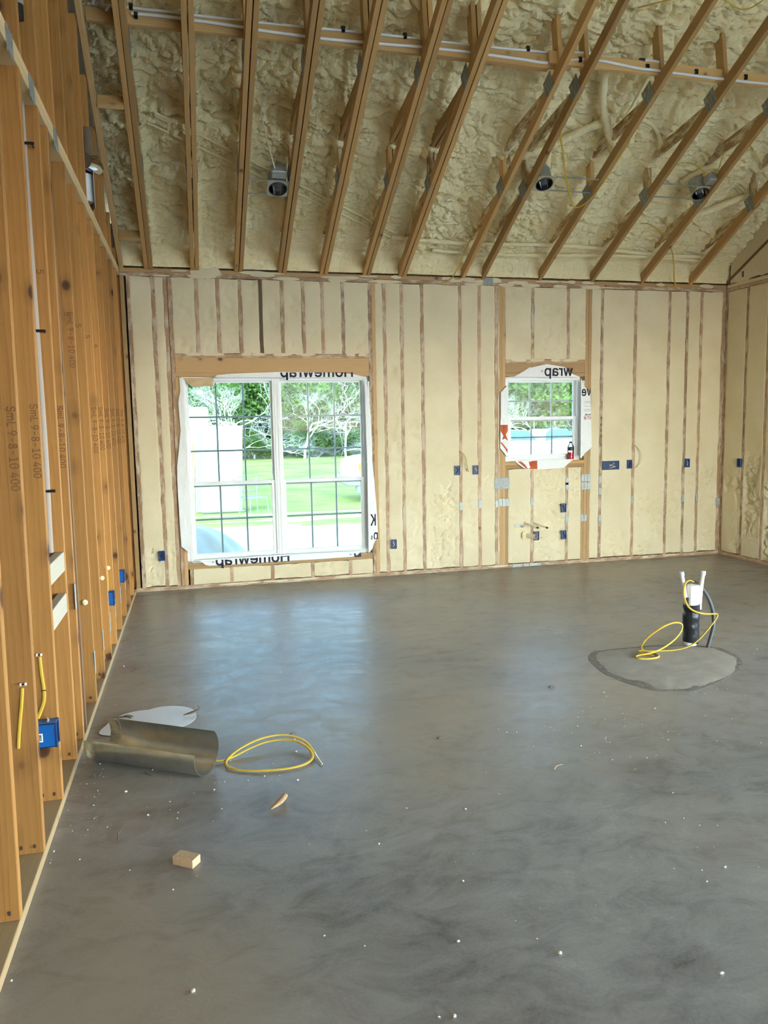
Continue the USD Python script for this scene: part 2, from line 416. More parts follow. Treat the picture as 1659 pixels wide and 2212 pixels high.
def dome_patch(ring, h, n=6, seed=0, c=cen):
    v, f, k = [c + [0, 0, h]], [], len(ring)
    for i in range(1, n + 1):
        t = i / n
        p = c + (ring - c) * t
        p[:, 2] = h * (1 - t ** 4) + 0.0008 + (0.002 * meshkit.noise(p * 16, seed) if i < n else 0)
        v += list(p)
    v += list(ring * [1, 1, 0] + [0, 0, -0.01])
    for j in range(k):
        f.append([0, 1 + j, 1 + (j + 1) % k])
    for i in range(n):
        for j in range(k):
            a, b = 1 + i * k + j, 1 + i * k + (j + 1) % k
            f += [[a, a + k, b], [b, a + k, b + k]]
    return trimesh.Trimesh(np.array(v), np.array(f), process=False)


obj('patch_rim', dome_patch(outer, 0.002, 6, 2), 'patch_rim', fl, smooth=40, label='dark rough cement edge around the patch')
obj('concrete_patch', dome_patch(mid, 0.006, 8, 3), 'patch_concrete', fl, smooth=40, label='rounded brownish cement patch around the pipe stub')


# ------------------------------------------------------------------ foam surfaces
def billow(p, seed=0):
    w = np.stack([meshkit.noise(p * 0.6, seed + 40), meshkit.noise(p * 0.6, seed + 41), meshkit.noise(p * 0.6, seed + 42)], -1) - 0.5
    q = p + 1.1 * w
    a = np.abs(2 * meshkit.noise(q, seed) - 1)
    b = np.abs(2 * meshkit.noise(q * 2.1 + 7.3, seed + 1) - 1)
    c = np.abs(2 * meshkit.noise(q * 4.3 + 3.1, seed + 2) - 1)
    return 0.55 * a ** 0.55 + 0.3 * b ** 0.6 + 0.15 * c ** 0.7


def grid_faces(nu, nv):
    i = np.arange(nu * nv).reshape(nu, nv)
    a, b, c, d = i[:-1, :-1].ravel(), i[1:, :-1].ravel(), i[1:, 1:].ravel(), i[:-1, 1:].ravel()
    return np.vstack([np.stack([a, b, c], 1), np.stack([a, c, d], 1)])


def foam_panel(u0, u1, z0, z1, to_world, seed, rough=0.0, rough_top=1.0, flat=0.003, top=None):
    """A bay of trimmed foam: a bumpy face with ragged edges and a skirt running back between the studs.
    to_world(u, d, z) places it, d being how far it stands out of the studs' faces; top(u) bends the upper edge."""
    gs = 0.6 if rough > 0.008 else 1.0
    nu, nz = max(4, int((u1 - u0) / 0.018 / gs)), max(4, int((z1 - z0) / 0.022 / gs))
    U, Z = np.meshgrid(np.linspace(0, 1, nu + 1), np.linspace(0, 1, nz + 1), indexing='ij')
    zz = z0 + (z1 - z0) * Z
    el = 0.016 * (meshkit.fbm(np.stack([zz[0] * 9, zz[0] * 0 + 3.3, zz[0] * 0], -1), 4, seed) - 0.5)
    er = 0.016 * (meshkit.fbm(np.stack([zz[0] * 9, zz[0] * 0 + 8.8, zz[0] * 0], -1), 4, seed + 9) - 0.5)
    a, b = u0 + el - 0.001, u1 + er + 0.001
    uu = a[None, :] + (b - a)[None, :] * U
    eb = 0.014 * (meshkit.fbm(np.stack([uu[:, 0] * 9, uu[:, 0] * 0, uu[:, 0] * 0 + 5], -1), 4, seed + 4) - 0.5)
    zz = zz + eb[:, None] * (1 - 2 * Z)
    if top is not None:
        zz = z0 + (zz - z0) * ((top(uu) - z0) / (z1 - z0))
    p = np.stack([uu * 13, zz * 19, 0 * uu + seed * 3.7], -1)
    d = flat + 0.004 * (meshkit.fbm(p * 0.25, 3, seed) - 0.4)
    if rough:
        mask = np.clip((meshkit.fbm(np.stack([uu * 2.2, zz * 1.6, 0 * uu + seed], -1), 3, seed + 5) - 0.44) * 7, 0, 1)
        mask = mask * np.clip((rough_top - zz) * 4 + 0.5, 0, 1)
        ee = np.clip(np.minimum(U, 1 - U) * (u1 - u0) / 0.05, 0, 1)
        d = d + mask * ee * rough * 2.2 * (1.1 * billow(p, seed) - 0.80)
        wq_ = p * 0.75 + 1.3 * (np.stack([meshkit.noise(p * 0.5, seed + 60), meshkit.noise(p * 0.5, seed + 61), 0 * uu], -1) - 0.5)
        d = d - np.clip(mask * 1.3, 0, 1) * ee * 0.020 * np.exp(-((2 * meshkit.noise(wq_, seed + 8) - 1) / 0.13) ** 2)
    d = d - 0.004 * (np.minimum(np.minimum(U, 1 - U), 5 * np.minimum(Z, 1 - Z)) < 1e-6)
    v = np.stack(to_world(uu, d, zz), -1).reshape(-1, 3)
    f = grid_faces(nu + 1, nz + 1)
    i = np.arange((nu + 1) * (nz + 1)).reshape(nu + 1, nz + 1)
    loop = np.r_[i[:, 0], i[-1, 1:], i[-2::-1, -1], i[0, -2:0:-1]]
    back = np.stack(to_world(uu.ravel()[loop], np.full(len(loop), -0.035), zz.ravel()[loop]), -1)
    k = len(v) + np.arange(len(loop))
    n1, k1 = np.roll(loop, -1), np.roll(k, -1)
    f = np.vstack([f, np.stack([loop, k, n1], 1), np.stack([n1, k, k1], 1)])
    m = trimesh.Trimesh(np.vstack([v, back]), f, process=False)
    return m


def back_w(u, d, z):
    return u, -d, z


def right_w(u, d, z):
    return W - d, u, z


# ------------------------------------------------------------------ back wall
wb = thing('wall_back', 'framed back wall with trimmed cream foam between studs, two windows', kind='structure')
D = 0.14    # stud depth
obj('sheathing', cat(box(-0.2, 0.497, D + 0.002, D + 0.016, -0.1, 3.5), box(2.366, 3.85, D + 0.002, D + 0.016, -0.1, 3.5), box(4.782, W + 0.15, D + 0.002, D + 0.016, -0.1, 3.5),
                     box(0.497, 2.366, D + 0.002, D + 0.016, -0.1, 0.255), box(0.497, 2.366, D + 0.002, D + 0.016, 2.078, 3.5),
                     box(3.85, 4.782, D + 0.002, D + 0.016, -0.1, 1.155), box(3.85, 4.782, D + 0.002, D + 0.016, 2.068, 3.5)), 'osb', wb)
T = 0.038
bx(wb, 'bottom_plate', 0, W, 0, D, 0.0, T, 'pine_scuffed', 'x', 'scuffed bottom plate spotted with foam')
bx(wb, 'top_plate', 0.0, W, 0, D, H0, H1, 'pine_scuffed', 'x')
bx(wb, 'top_plate', 0.0, W, 0.004, D, H1, H2, 'pine_header', 'x')


def vstud(x, z0=T, z1=H0, m='pine_scuffed', w=T, y=0.0, name='stud', label=None):
    return bx(wb, name, x - w / 2, x + w / 2, y, D, z0, z1, m, 'z', label)


# corner and left part
vstud(0.02, m='pine_header'); vstud(0.075, m='pine_scuffed'); vstud(0.293); vstud(0.405); vstud(0.447)
vstud(0.478, T, 2.071, 'pine_header', name='jack_stud')
# right of the large window
vstud(2.347 + 0.038, T, H0); vstud(2.385 + 0.038, m='pine_header'); vstud(2.366 - 0.0, T, 0.20, 'pine_header', w=0.02, name='jack_stud')
for x in (2.535, 2.716, 2.933, 3.342, 3.555, 3.748):
    vstud(x)
for x in (3.795, 3.833):
    vstud(x, m='pine_header')
vstud(3.868, T, 1.08, 'pine_header', w=0.034, name='jack_stud')
vstud(4.800, m='pine_header'); vstud(4.839, m='pine_header'); vstud(4.763, T, 1.08, 'pine_header', w=0.034, name='jack_stud')
for x in (4.982, 5.389, 5.813, 6.04, 6.222):
    vstud(x)
vstud(6.505); vstud(6.55 - 0.013, w=0.02)
# headers, sills and cripples
bx(wb, 'header', 0.466, 2.366, 0.0, 0.045, 2.112, 2.252, 'pine_header', 'x', 'thick timber header board over the large window')
bx(wb, 'header_plate', 0.466, 2.366, -0.001, D, 2.252, 2.290, 'pine_scuffed', 'x')
bx(wb, 'header_plate', 0.460, 2.366, 0.0, D, 2.074, 2.112, 'pine_header', 'x')
bx(wb, 'window_sill_plate', 0.497, 2.366, 0.0, D, 0.194, 0.228, 'pine_header', 'x')
bx(wb, 'window_sill_plate', 0.497, 2.366, 0.004, D, 0.228, 0.257, 'pine_header', 'x')
bx(wb, 'header', 3.852, 4.782, 0.0, 0.045, 2.106, 2.205, 'pine_header', 'x', 'timber header board over the small window')
bx(wb, 'header_plate', 3.852, 4.782, -0.001, D, 2.205, 2.243, 'pine_scuffed', 'x')
bx(wb, 'header_plate', 3.852, 4.782, 0.0, D, 2.066, 2.104, 'pine_header', 'x')
bx(wb, 'window_sill_plate', 3.85, 4.782, 0.0, D, 1.117, 1.153, 'pine_truss', 'x')
bx(wb, 'window_sill_plate', 3.85, 4.782, 0.004, D, 1.080, 1.117, 'pine_truss', 'x')
cr_up = [0.69, 0.892, 1.099, 1.295, 1.503, 1.712, 1.903, 2.109]
for i, x in enumerate(cr_up):
    vstud(x, 2.29, H0, 'pine_dark' if i == 3 else 'pine_scuffed', name='cripple_stud', label='dark cripple stud above the large window' if i == 3 else None)
cr_dn = [0.53, 0.916, 1.322, 1.733, 2.13]
for x in cr_dn:
    vstud(x, T, 0.194, name='cripple_stud')
for x in (4.163, 4.577):
    vstud(x, 2.243, H0, name='cripple_stud')
    vstud(x, T, 1.08, name='cripple_stud')
bx(wb, 'pipe_blocking', 3.93, 4.14, 0.0, T, 0.435, 0.47, 'pine_scuffed', 'x')
# foam bays
h = T / 2


def bays(edges, z0, z1, rough=0.0, rough_top=1.0, seed=0):
    for k, (a, b) in enumerate(edges):
        obj('foam_panel', foam_panel(a, b, z0, z1, back_w, seed + k, rough, rough_top), 'foam_shaved', wb, smooth=50)


bays([(0.094, 0.293 - h), (0.293 + h, 0.386)], T + 0.01, H0 - 0.004, 0.014, 0.8, 1)
bays([(2.442, 2.535 - h), (2.535 + h, 2.716 - h), (2.716 + h, 2.933 - h)], T + 0.008, H0 - 0.004, 0.004, 3, 11)
bays([(2.933 + h, 3.342 - h)], T + 0.008, H0 - 0.004, 0.02, 1.05, 15)
bays([(3.342 + h, 3.555 - h)], T + 0.008, H0 - 0.004, 0.003, 1, 17)
bays([(3.555 + h, 3.748 - h)], T + 0.008, H0 - 0.004, 0.012, 1.0, 18)
bays([(3.767, 3.779)], T + 0.008, H0 - 0.004, 0.0, 1.0, 19)
bays([(4.858, 4.982 - h)], T + 0.008, H0 - 0.004, 0.0, 1, 21)
bays([(4.982 + h, 5.389 - h), (5.389 + h, 5.813 - h)], T + 0.008, H0 - 0.004, 0.026, 0.85, 24)
bays([(5.813 + h, 6.04 - h), (6.04 + h, 6.222 - h), (6.222 + h, 6.487)], T + 0.008, H0 - 0.004, 0.018, 1.0, 27)
xs = [0.466 - 0.0] + cr_up + [2.366]
bays([(xs[i] + (h if i else 0), xs[i + 1] - (h if i + 1 < len(xs) - 1 else 0)) for i in range(len(xs) - 1)], 2.293, H0 - 0.004, 0.005, 4, 31)
xs = cr_dn + [2.366]
bays([(xs[i] + h, xs[i + 1] - (h if i + 1 < len(xs) - 1 else 0)) for i in range(len(xs) - 1)], T + 0.006, 0.19, 0.004, 1, 42)
xs = [3.852, 4.163, 4.577, 4.782]
bays([(xs[i] + (h if i else 0), xs[i + 1] - (h if i < 2 else 0)) for i in range(3)], 2.246, H0 - 0.004, 0.006, 4, 50)
xs = [3.886, 4.163, 4.577, 4.745]
bays([(xs[i] + (h if i else 0), xs[i + 1] - (h if i < 2 else 0)) for i in range(3)], T + 0.008, 1.077, 0.013, 3, 55)
# smears of foam over the plates
sm = np.random.default_rng(3)


def smear(x, z, w, hgt, seed, y=-0.001):
    a = np.linspace(0, 2 * np.pi, 22, endpoint=False)
    r = 0.65 + 0.7 * meshkit.fbm(np.stack([np.cos(a) * 1.5, np.sin(a) * 1.5, 0 * a + seed], -1), 3, seed)
    pts = np.stack([x + w / 2 * r * np.cos(a), z + hgt / 2 * r * np.sin(a)], 1)
    pg = Polygon(pts).buffer(0)
    pg = max(pg.geoms, key=lambda g: g.area) if hasattr(pg, 'geoms') else pg
    return wallsheet(np.array(pg.exterior.coords)[:-1], y, 0.002, 0.003, seed, 0.03)


for k in range(40):
    x = sm.uniform(0.2, 6.45)
    obj('foam_smear', smear(x, sm.choice([H0 + 0.01, H1, 3.06]), sm.uniform(0.08, 0.28), sm.uniform(0.015, 0.045), k), 'foam_shaved', wb, smooth=50)
for k in range(12):
    obj('foam_smear', smear(sm.uniform(0.55, 2.3), 2.285, sm.uniform(0.06, 0.2), 0.03, 60 + k), 'foam_shaved', wb, smooth=50)
for k in range(12):
    obj('foam_smear', smear(sm.choice([sm.uniform(0.3, 2.3), sm.uniform(2.5, 6.4)]), 0.024, sm.uniform(0.08, 0.3), 0.018, 80 + k), 'foam_shaved', wb, smooth=50)
for k in range(5):
    obj('foam_smear', smear(sm.uniform(3.95, 4.7), 2.235, sm.uniform(0.06, 0.2), 0.03, 100 + k), 'foam_shaved', wb, smooth=50)
obj('foam_smear', smear(0.78, 3.055, 0.3, 0.13, 131), 'foam_shaved', wb, smooth=50)


# grey nail guard plates
def guard(x, z, w=0.042, hh=0.075, m='nail_plate', ribs=1, label=None):
    ms = []
    for k in range(ribs):
        wk = w / ribs
        ms.append(box(x - w / 2 + k * wk + 0.0012, x - w / 2 + (k + 1) * wk - 0.0012, -0.0065, 0.0, z - hh / 2, z + hh / 2, 0.001))
    obj('nail_plate', cat(*ms), m, wb, label=label)


guard(3.81, 0.93, 0.175, 0.122, 'gang_plate', 1, 'large dark grey square nail plate')
for x, z, w, r in ((3.342, 0.70, 0.036, 1), (3.555, 0.715, 0.036, 1), (3.748, 0.71, 0.036, 1), (3.835, 0.72, 0.12, 3), (4.163, 0.72, 0.036, 1), (4.577, 0.87, 0.036, 1), (4.577, 0.925, 0.036, 1), (4.577, 0.50, 0.036, 1),
                   (4.805, 0.955, 0.115, 3), (4.805, 0.865, 0.115, 3), (4.785, 0.51, 0.072, 2), (4.982, 0.93, 0.036, 1), (4.982, 0.80, 0.036, 1), (4.982, 0.49, 0.036, 1), (5.389, 0.69, 0.036, 1), (6.04, 0.68, 0.036, 1), (6.222, 0.68, 0.036, 1), (6.505, 0.62, 0.06, 1)):
    guard(x, z, w, 0.08, 'nail_plate', r)
guard(3.99, 0.455, 0.07, 0.032); guard(3.98, 0.02, 0.10, 0.03); guard(4.09, 0.02, 0.06, 0.03); guard(4.20, 0.02, 0.14, 0.03)
guard(3.655, 3.045, 0.11, 0.07, 'gang_plate')
# handwriting-like stencil marks on one stud
obj('pencil_mark', cat(*[lettering(c, 0.026, 4.974, z, -0.0012, bold=True) for c, z in zip('AP135', (1.60, 1.52, 1.46, 1.40, 1.30))]), 'letter_navy', wb)

# ------------------------------------------------------------------ right wall
wr = thing('wall_right', 'right-hand wall of trimmed cream foam with studs flush in it', kind='structure')
DO0, DO1, DOH = -9.6, -3.5, 2.5      # wide doorway in the right wall, behind the camera
obj('sheathing', cat(box(W + D, W + D + 0.016, DO1, D, -0.1, 7.2), box(W + D, W + D + 0.016, REAR, DO0, -0.1, 7.2), box(W + D, W + D + 0.016, DO0, DO1, DOH, 7.2)), 'osb', wr)
bx(wr, 'bottom_plate', W, W + D, DO1, 0, 0, T, 'pine_scuffed', 'y')
bx(wr, 'top_plate', W, W + D, REAR, -0.001, H0, H1, 'pine_scuffed', 'y')
bx(wr, 'top_plate', W + 0.003, W + D, REAR, -0.001, H1, H2, 'foam_shaved', 'y', 'upper plate coated in foam')
ys = [-0.02, -0.355, -0.68, -1.09, -1.5, -1.9, -2.3, -2.7]
for y in ys:
    bx(wr, 'stud', W, W + D, y - h, y + h, T, H0, 'pine_scuffed', 'z')
for k in range(len(ys) - 1):
    obj('foam_panel', foam_panel(ys[k + 1] + h, ys[k] - h, T + 0.006, H0 - 0.003, right_w, 70 + k, 0.022, 1.1), 'foam_shaved', wr, smooth=50)
obj('foam_panel', box(W + 0.001, W + 0.05, DO1, -2.72, T, H0), 'foam_shaved', wr)
obj('foam_panel', box(W + 0.001, W + 0.05, REAR, DO0, T, H0), 'foam_shaved', wr)
obj('door_header', box(W + 0.0, W + D, DO0, DO1, DOH, H0), 'pine_header', wr)
obj('gable_foam', foam_panel(-5.9, -0.06, 3.082, 3.2, right_w, 90, 0.02, 9, top=lambda u: 3.30 - 0.68 * u), 'foam_shaved', wr, smooth=50)
board(wr, 'gable_chord', (W - 0.006, 0.0, 3.10), (W - 0.006, -3.0, 4.62), 0.012, 0.03, 'pine_dark', (1, 0, 0), 'dark gable board rising from the corner, edged with foam')
obj('gable_stud', box(W - 0.008, W + 0.02, -0.275, -0.250, 3.12, 3.18, 0.002), 'pine_dark', wr)

# ------------------------------------------------------------------ rear of the house, behind the camera, and the room beyond the stud wall
wq = thing('wall_rear', 'rear wall behind the camera with a wide open doorway', kind='structure')
obj('wall_panel', cat(box(-4.4, 2.6, REAR - 0.15, REAR, 0, 3.5), box(6.4, W + 0.15, REAR - 0.15, REAR, 0, 3.5), box(2.6, 6.4, REAR - 0.15, REAR, 3.25, 3.5)), 'foam_shaved', wq)
po = thing('porch_roof', 'porch roofs shading the open doorways behind the camera', 'porch roof')
obj('rear_roof', box(-0.2, W + 0.3, REAR - 3.2, REAR - 0.16, 3.28, 3.38), 'pine_header', po)
obj('side_roof', box(W + 0.17, W + 3.4, DO0 - 0.6, DO1 + 0.6, 2.55, 2.65), 'pine_header', po)
obj('wall_far_left', box(-4.4, -4.25, REAR, 0.14, 0, 3.1), 'foam_shaved', label='foam-filled outer wall of the next room beyond the studs', kind='structure')
obj('wall_back_left', box(-4.25, -0.16, 0.0, 0.14, 0, 3.1), 'foam_shaved', label='foam-filled back wall of the next room beyond the studs', kind='structure')
obj('ceiling_next_room', box(-4.4, -0.15, REAR, 0.14, 3.1, 3.16), 'foam_shaved', label='flat foam ceiling of the next room', kind='structure')

# ------------------------------------------------------------------ ceiling foam
c26, s26 = 1 / math.sqrt(1.25), 0.5 / math.sqrt(1.25)
doubles = [(0.226, 0.305), (0.645, 0.728), (1.056, 1.14), (1.475, 1.558), (1.884, 1.966), (2.318, 2.399), (2.687, 2.770)]
singles = [(3.363, 3.401), (3.582, 3.620), (4.220, 4.258), (4.832, 4.870), (5.433, 5.471), (6.043, 6.081)]
drift = {4.832: 0.021, 5.433: 0.042, 6.043: 0.068}
FS = 0.66                                   # slope of the foam
fang = math.atan(FS)
n_in = np.array([0, -math.sin(fang), -math.cos(fang)])


def foam_base(y):
    return 3.27 - FS * y


def ceiling_mesh():
    x = np.linspace(-0.02, W + 0.02, 860)
    vlen = 3.9
    s = np.r_[np.linspace(-0.30, 0, 16)[:-1], np.linspace(0, vlen, 500)]
    X, S = np.meshgrid(x, s, indexing='ij')
    # profile: a cove from the plate up to the slope, then the slope
    k = np.clip(-S / 0.30, 0, 1)
    Y = np.where(S < 0, -0.02 + 0.02 * k, -S * math.cos(fang) - 0.02)
    Z = np.where(S < 0, foam_base(-0.02) - 0.19 * k, foam_base(-S * math.cos(fang) - 0.02))
    N = np.where((S < 0)[..., None], np.array([0, -1.0, -0.2 - 0.0]), n_in)
    t = np.clip((S + 0.1) / 0.3, 0, 1)[..., None]
    N = np.array([0, -0.95, -0.3]) * (1 - t) + n_in * t
    p = np.stack([X * 9.5, S * 17.0, 0 * X], -1)
    b = billow(p, 3)
    big = meshkit.fbm(np.stack([X * 2.5, S * 3.2, 0 * X + 9], -1), 3, 12) - 0.5
    amp = 0.125 * np.clip(0.45 + (S - 0.05) * 1.4, 0.38, 1.0) * (0.75 + 0.6 * meshkit.noise(np.stack([X * 1.1, S * 1.3, 0 * X], -1), 77))
    amp = amp * np.where(X > 4.0, 0.8, 1.0)
    d = amp * (b - 0.4) + 0.05 * big
    # foam climbs down the top chords, in each bay it is slightly hollow
    for a, c in doubles + singles:
        mcen, hw = (a + c) / 2, (c - a) / 2
        kx = drift.get(a, 0)
        dx = np.abs(X - (mcen + kx * Y)) - hw
        ridge = np.clip(1 - np.maximum(dx, 0) / 0.05, 0, 1)
        d = d + 0.045 * ridge * ridge * (3 - 2 * ridge) * np.clip(S * 2.5, 0, 1)
    P = np.stack([X, Y, Z], -1) + N * d[..., None]
    return trimesh.Trimesh(P.reshape(-1, 3), grid_faces(*X.shape)[:, ::-1], process=False)


ce = obj('ceiling', ceiling_mesh(), 'foam', smooth=True, label='sloping ceiling of lumpy cream spray foam under the roof deck', kind='structure')
yb = -3.9 * math.cos(fang) - 0.02
obj('roof_deck', cat(trimesh.Trimesh([[-0.3, yb + 0.02, foam_base(yb) + 0.03], [W + 0.3, yb + 0.02, foam_base(yb) + 0.03], [W + 0.3, -6, foam_base(-6)], [-0.3, -6, foam_base(-6)]], [[0, 1, 2], [0, 2, 3]]),
                     trimesh.Trimesh([[-0.3, -6, foam_base(-6)], [W + 0.3, -6, foam_base(-6)], [W + 0.3, REAR - 0.2, 3.35], [-0.3, REAR - 0.2, 3.35]], [[0, 1, 2], [0, 2, 3]]),
                     trimesh.Trimesh([[-0.3, 0.6, 3.5 - 0.36 + 0.25], [W + 0.3, 0.6, 3.5 - 0.36 + 0.25], [W + 0.3, -6, foam_base(-6) + 0.35], [-0.3, -6, foam_base(-6) + 0.35]], [[0, 1, 2], [0, 2, 3]])), 'foam', ce)


def on_foam(x, y, up=0.0):
    return np.array([x, y, foam_base(y)]) + n_in * (0.02 + up)


# foam-coated lines buried in the ceiling
def coated(pts, r, seed, lump=0.35, n=70, name='coated_line', label=None):
    p = smooth_path(pts, n)
    rr = r * (1 + lump * (2 * meshkit.fbm(p * 22, 3, seed) - 1))
    m = tube(p, rr, 12)
    v = np.array(m.vertices)
    v += 0.25 * r * (meshkit.noise(v * 60, seed)[:, None] - 0.5) * np.array([1, 1, 1])
    return obj(name, trimesh.Trimesh(v, m.faces, process=False), 'foam', ce, smooth=True, label=label)


coated([on_foam(3.93, -1.78, 0.08), on_foam(4.06, -1.52, 0.10), on_foam(4.20, -1.36, 0.13), on_foam(4.33, -1.22, 0.20), (4.36, -1.20, 4.02)], 0.032, 1, 0.4, label='thick foam-coated pipe hanging off the ceiling')
coated([on_foam(4.35, -1.75, 0.05), on_foam(4.33, -1.5, 0.06), on_foam(4.30, -1.33, 0.05), on_foam(4.25, -1.1, 0.02)], 0.016, 2, 0.3)
coated([on_foam(3.45, -1.02, 0.02), on_foam(3.75, -1.16, 0.045), on_foam(4.02, -1.33, 0.05), on_foam(4.2, -1.42, 0.05)], 0.034, 3, 0.3)
coated([on_foam(4.40, -1.42, 0.0), on_foam(4.62, -1.40, 0.03), on_foam(4.82, -1.22, 0.04), on_foam(4.86, -1.02, 0.0)], 0.018, 4, 0.3)
coated([on_foam(5.35, -0.55, 0.03), on_foam(5.7, -0.66, 0.05), on_foam(6.05, -0.86, 0.06), on_foam(6.3, -0.9, 0.05)], 0.035, 5, 0.3)
coated([on_foam(5.25, -0.93, 0.04), on_foam(5.42, -1.12, 0.08), on_foam(5.55, -1.08, 0.05), on_foam(5.62, -0.8, 0.02)], 0.026, 6, 0.3)
for k, (a, b) in enumerate(((-1.33, -0.28), (-1.22, -0.22))):
    coated([on_foam(0.08 + 2.5 * t, a + (b - a) * t, 0.022) for t in np.linspace(0, 1, 9)], 0.010, 7 + k, 0.2, 90)
coated([on_foam(2.55 + 3.6 * t, -0.24 + 0.07 * t + 0.02 * math.sin(9 * t), 0.03) for t in np.linspace(0, 1, 12)], 0.020, 10, 0.3, 120)
coated([on_foam(3.0 + 3.3 * t, -0.12 + 0.02 * math.sin(7 * t), 0.035) for t in np.linspace(0, 1, 12)], 0.018, 11, 0.3, 120)

# ------------------------------------------------------------------ roof trusses
ORD = ['first', 'second', 'third', 'fourth', 'fifth', 'sixth', 'seventh', 'eighth', 'ninth', 'tenth', 'eleventh', 'twelfth', 'thirteenth']
notes = ['at the left end beside the gable studs', 'with black scorch marks in its gap', 'left of the first recessed can', 'recessed can on its left side', 'right of the first recessed can', 'with paired web posts',
         'last of the doubled ones', 'standing close to its right neighbour', 'chrome can on its right side', 'with a yellow cable looping under it', 'left of the third recessed can', 'carrying the third recessed can', 'nearest the right wall']
CT = 0.0889


def chord_pt(x, y, dn=0.0, k=0.0):
    """A point dn above the underside of the chord (square to it)."""
    return np.array([x + k * y, y - 0.0 - dn * s26, CH - 0.5 * y + dn * c26])


for i, (a, b) in enumerate(doubles + singles):
    dbl = i < 7
    k = drift.get(a, 0.0)
    t = thing('roof_truss', f'{"doubled" if dbl else "single"} roof truss, {ORD[i]} from the left, {notes[i]}', 'roof truss')
    plies = [(a, a + T), (b - T, b)] if dbl else [(a, b)]
    for (p0, p1) in plies:
        xc = (p0 + p1) / 2
        board(t, 'bottom_chord', chord_pt(xc, 0.05, CT / 2, k), chord_pt(xc, -5.9, CT / 2, k), p1 - p0, CT, 'pine_truss', (1, 0, 0))
        # web posts and diagonals
        board(t, 'web_post', chord_pt(xc, -1.03, 0.07, k) , (xc - k * 1.03, -1.03, 4.08), p1 - p0 - 0.002, CT, 'pine_bright' if i % 2 else 'web_coated', (1, 0, 0))
        board(t, 'web_post', chord_pt(xc, -2.09, 0.07, k) , (xc - k * 2.05, -2.05, 4.72), p1 - p0 - 0.002, CT, 'pine_bright', (1, 0, 0))
        board(t, 'web_diagonal', chord_pt(xc, -1.90, 0.06, k), (xc - k * 1.0, -0.98, 3.97), p1 - p0 - 0.003, CT, 'pine_truss' if dbl else 'web_coated', (1, 0, 0))
        board(t, 'web_diagonal', chord_pt(xc, -0.93, 0.06, k), (xc - k * 0.1, -0.12, 3.40), p1 - p0 - 0.003, CT, 'web_coated', (1, 0, 0))
    for yc, upv in ((-1.95, 0.095), (-0.99, 0.095)):
        # gang nail plate on the left face (and the right face) of the node
        for xs_, nm in ((a, -1), (b, 1)):
            m = cat(*[cbox(0.0035, 0.030, 0.145, 0.001).apply_translation([nm * (0.001 if j % 2 else 0.0), -0.049 + 0.0327 * j, 0]) for j in range(4)])
            obj('gang_plate', m, 'gang_plate', t, frame(chord_pt(xs_, yc, upv, k) + [nm * 0.002, 0, 0], (1, 0, 0), (0, c26, -s26), (0, s26, c26)))
    if i == 1:
        for yy, dx in ((-1.62, -0.03), (-1.23, -0.012), (-0.98, 0.0), (-0.75, -0.004)):
            m = tube(smooth_path([chord_pt(0.68 + dx * 1.0, yy + 0.07, -0.0008), chord_pt(0.684 + dx * 0.3, yy, -0.0008), chord_pt(0.686, yy - 0.05, -0.0008)], 14), np.linspace(0.012, 0.005, 14), 6, 0.12, up=(0, -s26, -c26))
            obj('scorch_mark', m, 'black_plastic', t)

# gable chord and its blocking on the left
board(None, 'gable_chord', chord_pt(0.022, 0.05, CT / 2), chord_pt(0.022, -5.9, CT / 2), T, CT, 'pine_header', (1, 0, 0), 'pale gable-end chord running up along the left stud wall', cat='beam')
for (y, hgt, lab) in ((-1.60, 0.089, 'short blocking board halfway up beside the gable chord'), (-0.345, 0.089, 'short blocking board low beside the gable chord'),):
    board(None, 'blocking_board', chord_pt(0.043, y, 0.03), chord_pt(0.224, y, 0.03), T, 0.089, 'pine_bright', (0, c26, -s26), lab, cat='board')
# runner lying on the chords, with pipes clipped to it
sy = -2.075
tz = CH - 0.5 * sy + CT / c26 + 0.004
run = thing('truss_runner', 'long timber runner crossing on top of the roof trusses', 'runner')
board(run, 'runner_board', (0.045, sy, tz + 0.0445), (3.5, sy, tz + 0.0445), T, 0.089, 'pine_bright', (0, 1, 0))
board(run, 'runner_board', (3.3, sy - 0.039, tz + 0.055), (W - 0.02, sy - 0.039, tz + 0.0445), T, 0.089, 'pine_bright', (0, 1, 0))
board(run, 'splice_board', (2.35, sy - 0.001, tz + 0.02), (3.32, sy - 0.001, tz + 0.002), 0.060, T, 'pine_truss', (0, 1, 0))
fy = sy - T / 2 - 0.012


def clip(parent, x, y, z):
    return obj('pipe_clip', cat(box(x - 0.012, x + 0.012, y - 0.012, y + 0.014, z - 0.016, z - 0.004, 0.002), box(x - 0.012, x + 0.012, y - 0.012, y - 0.006, z - 0.016, z + 0.016, 0.002), box(x - 0.014, x + 0.014, y - 0.010, y + 0.014, z + 0.009, z + 0.022, 0.002)), 'black_plastic', parent)


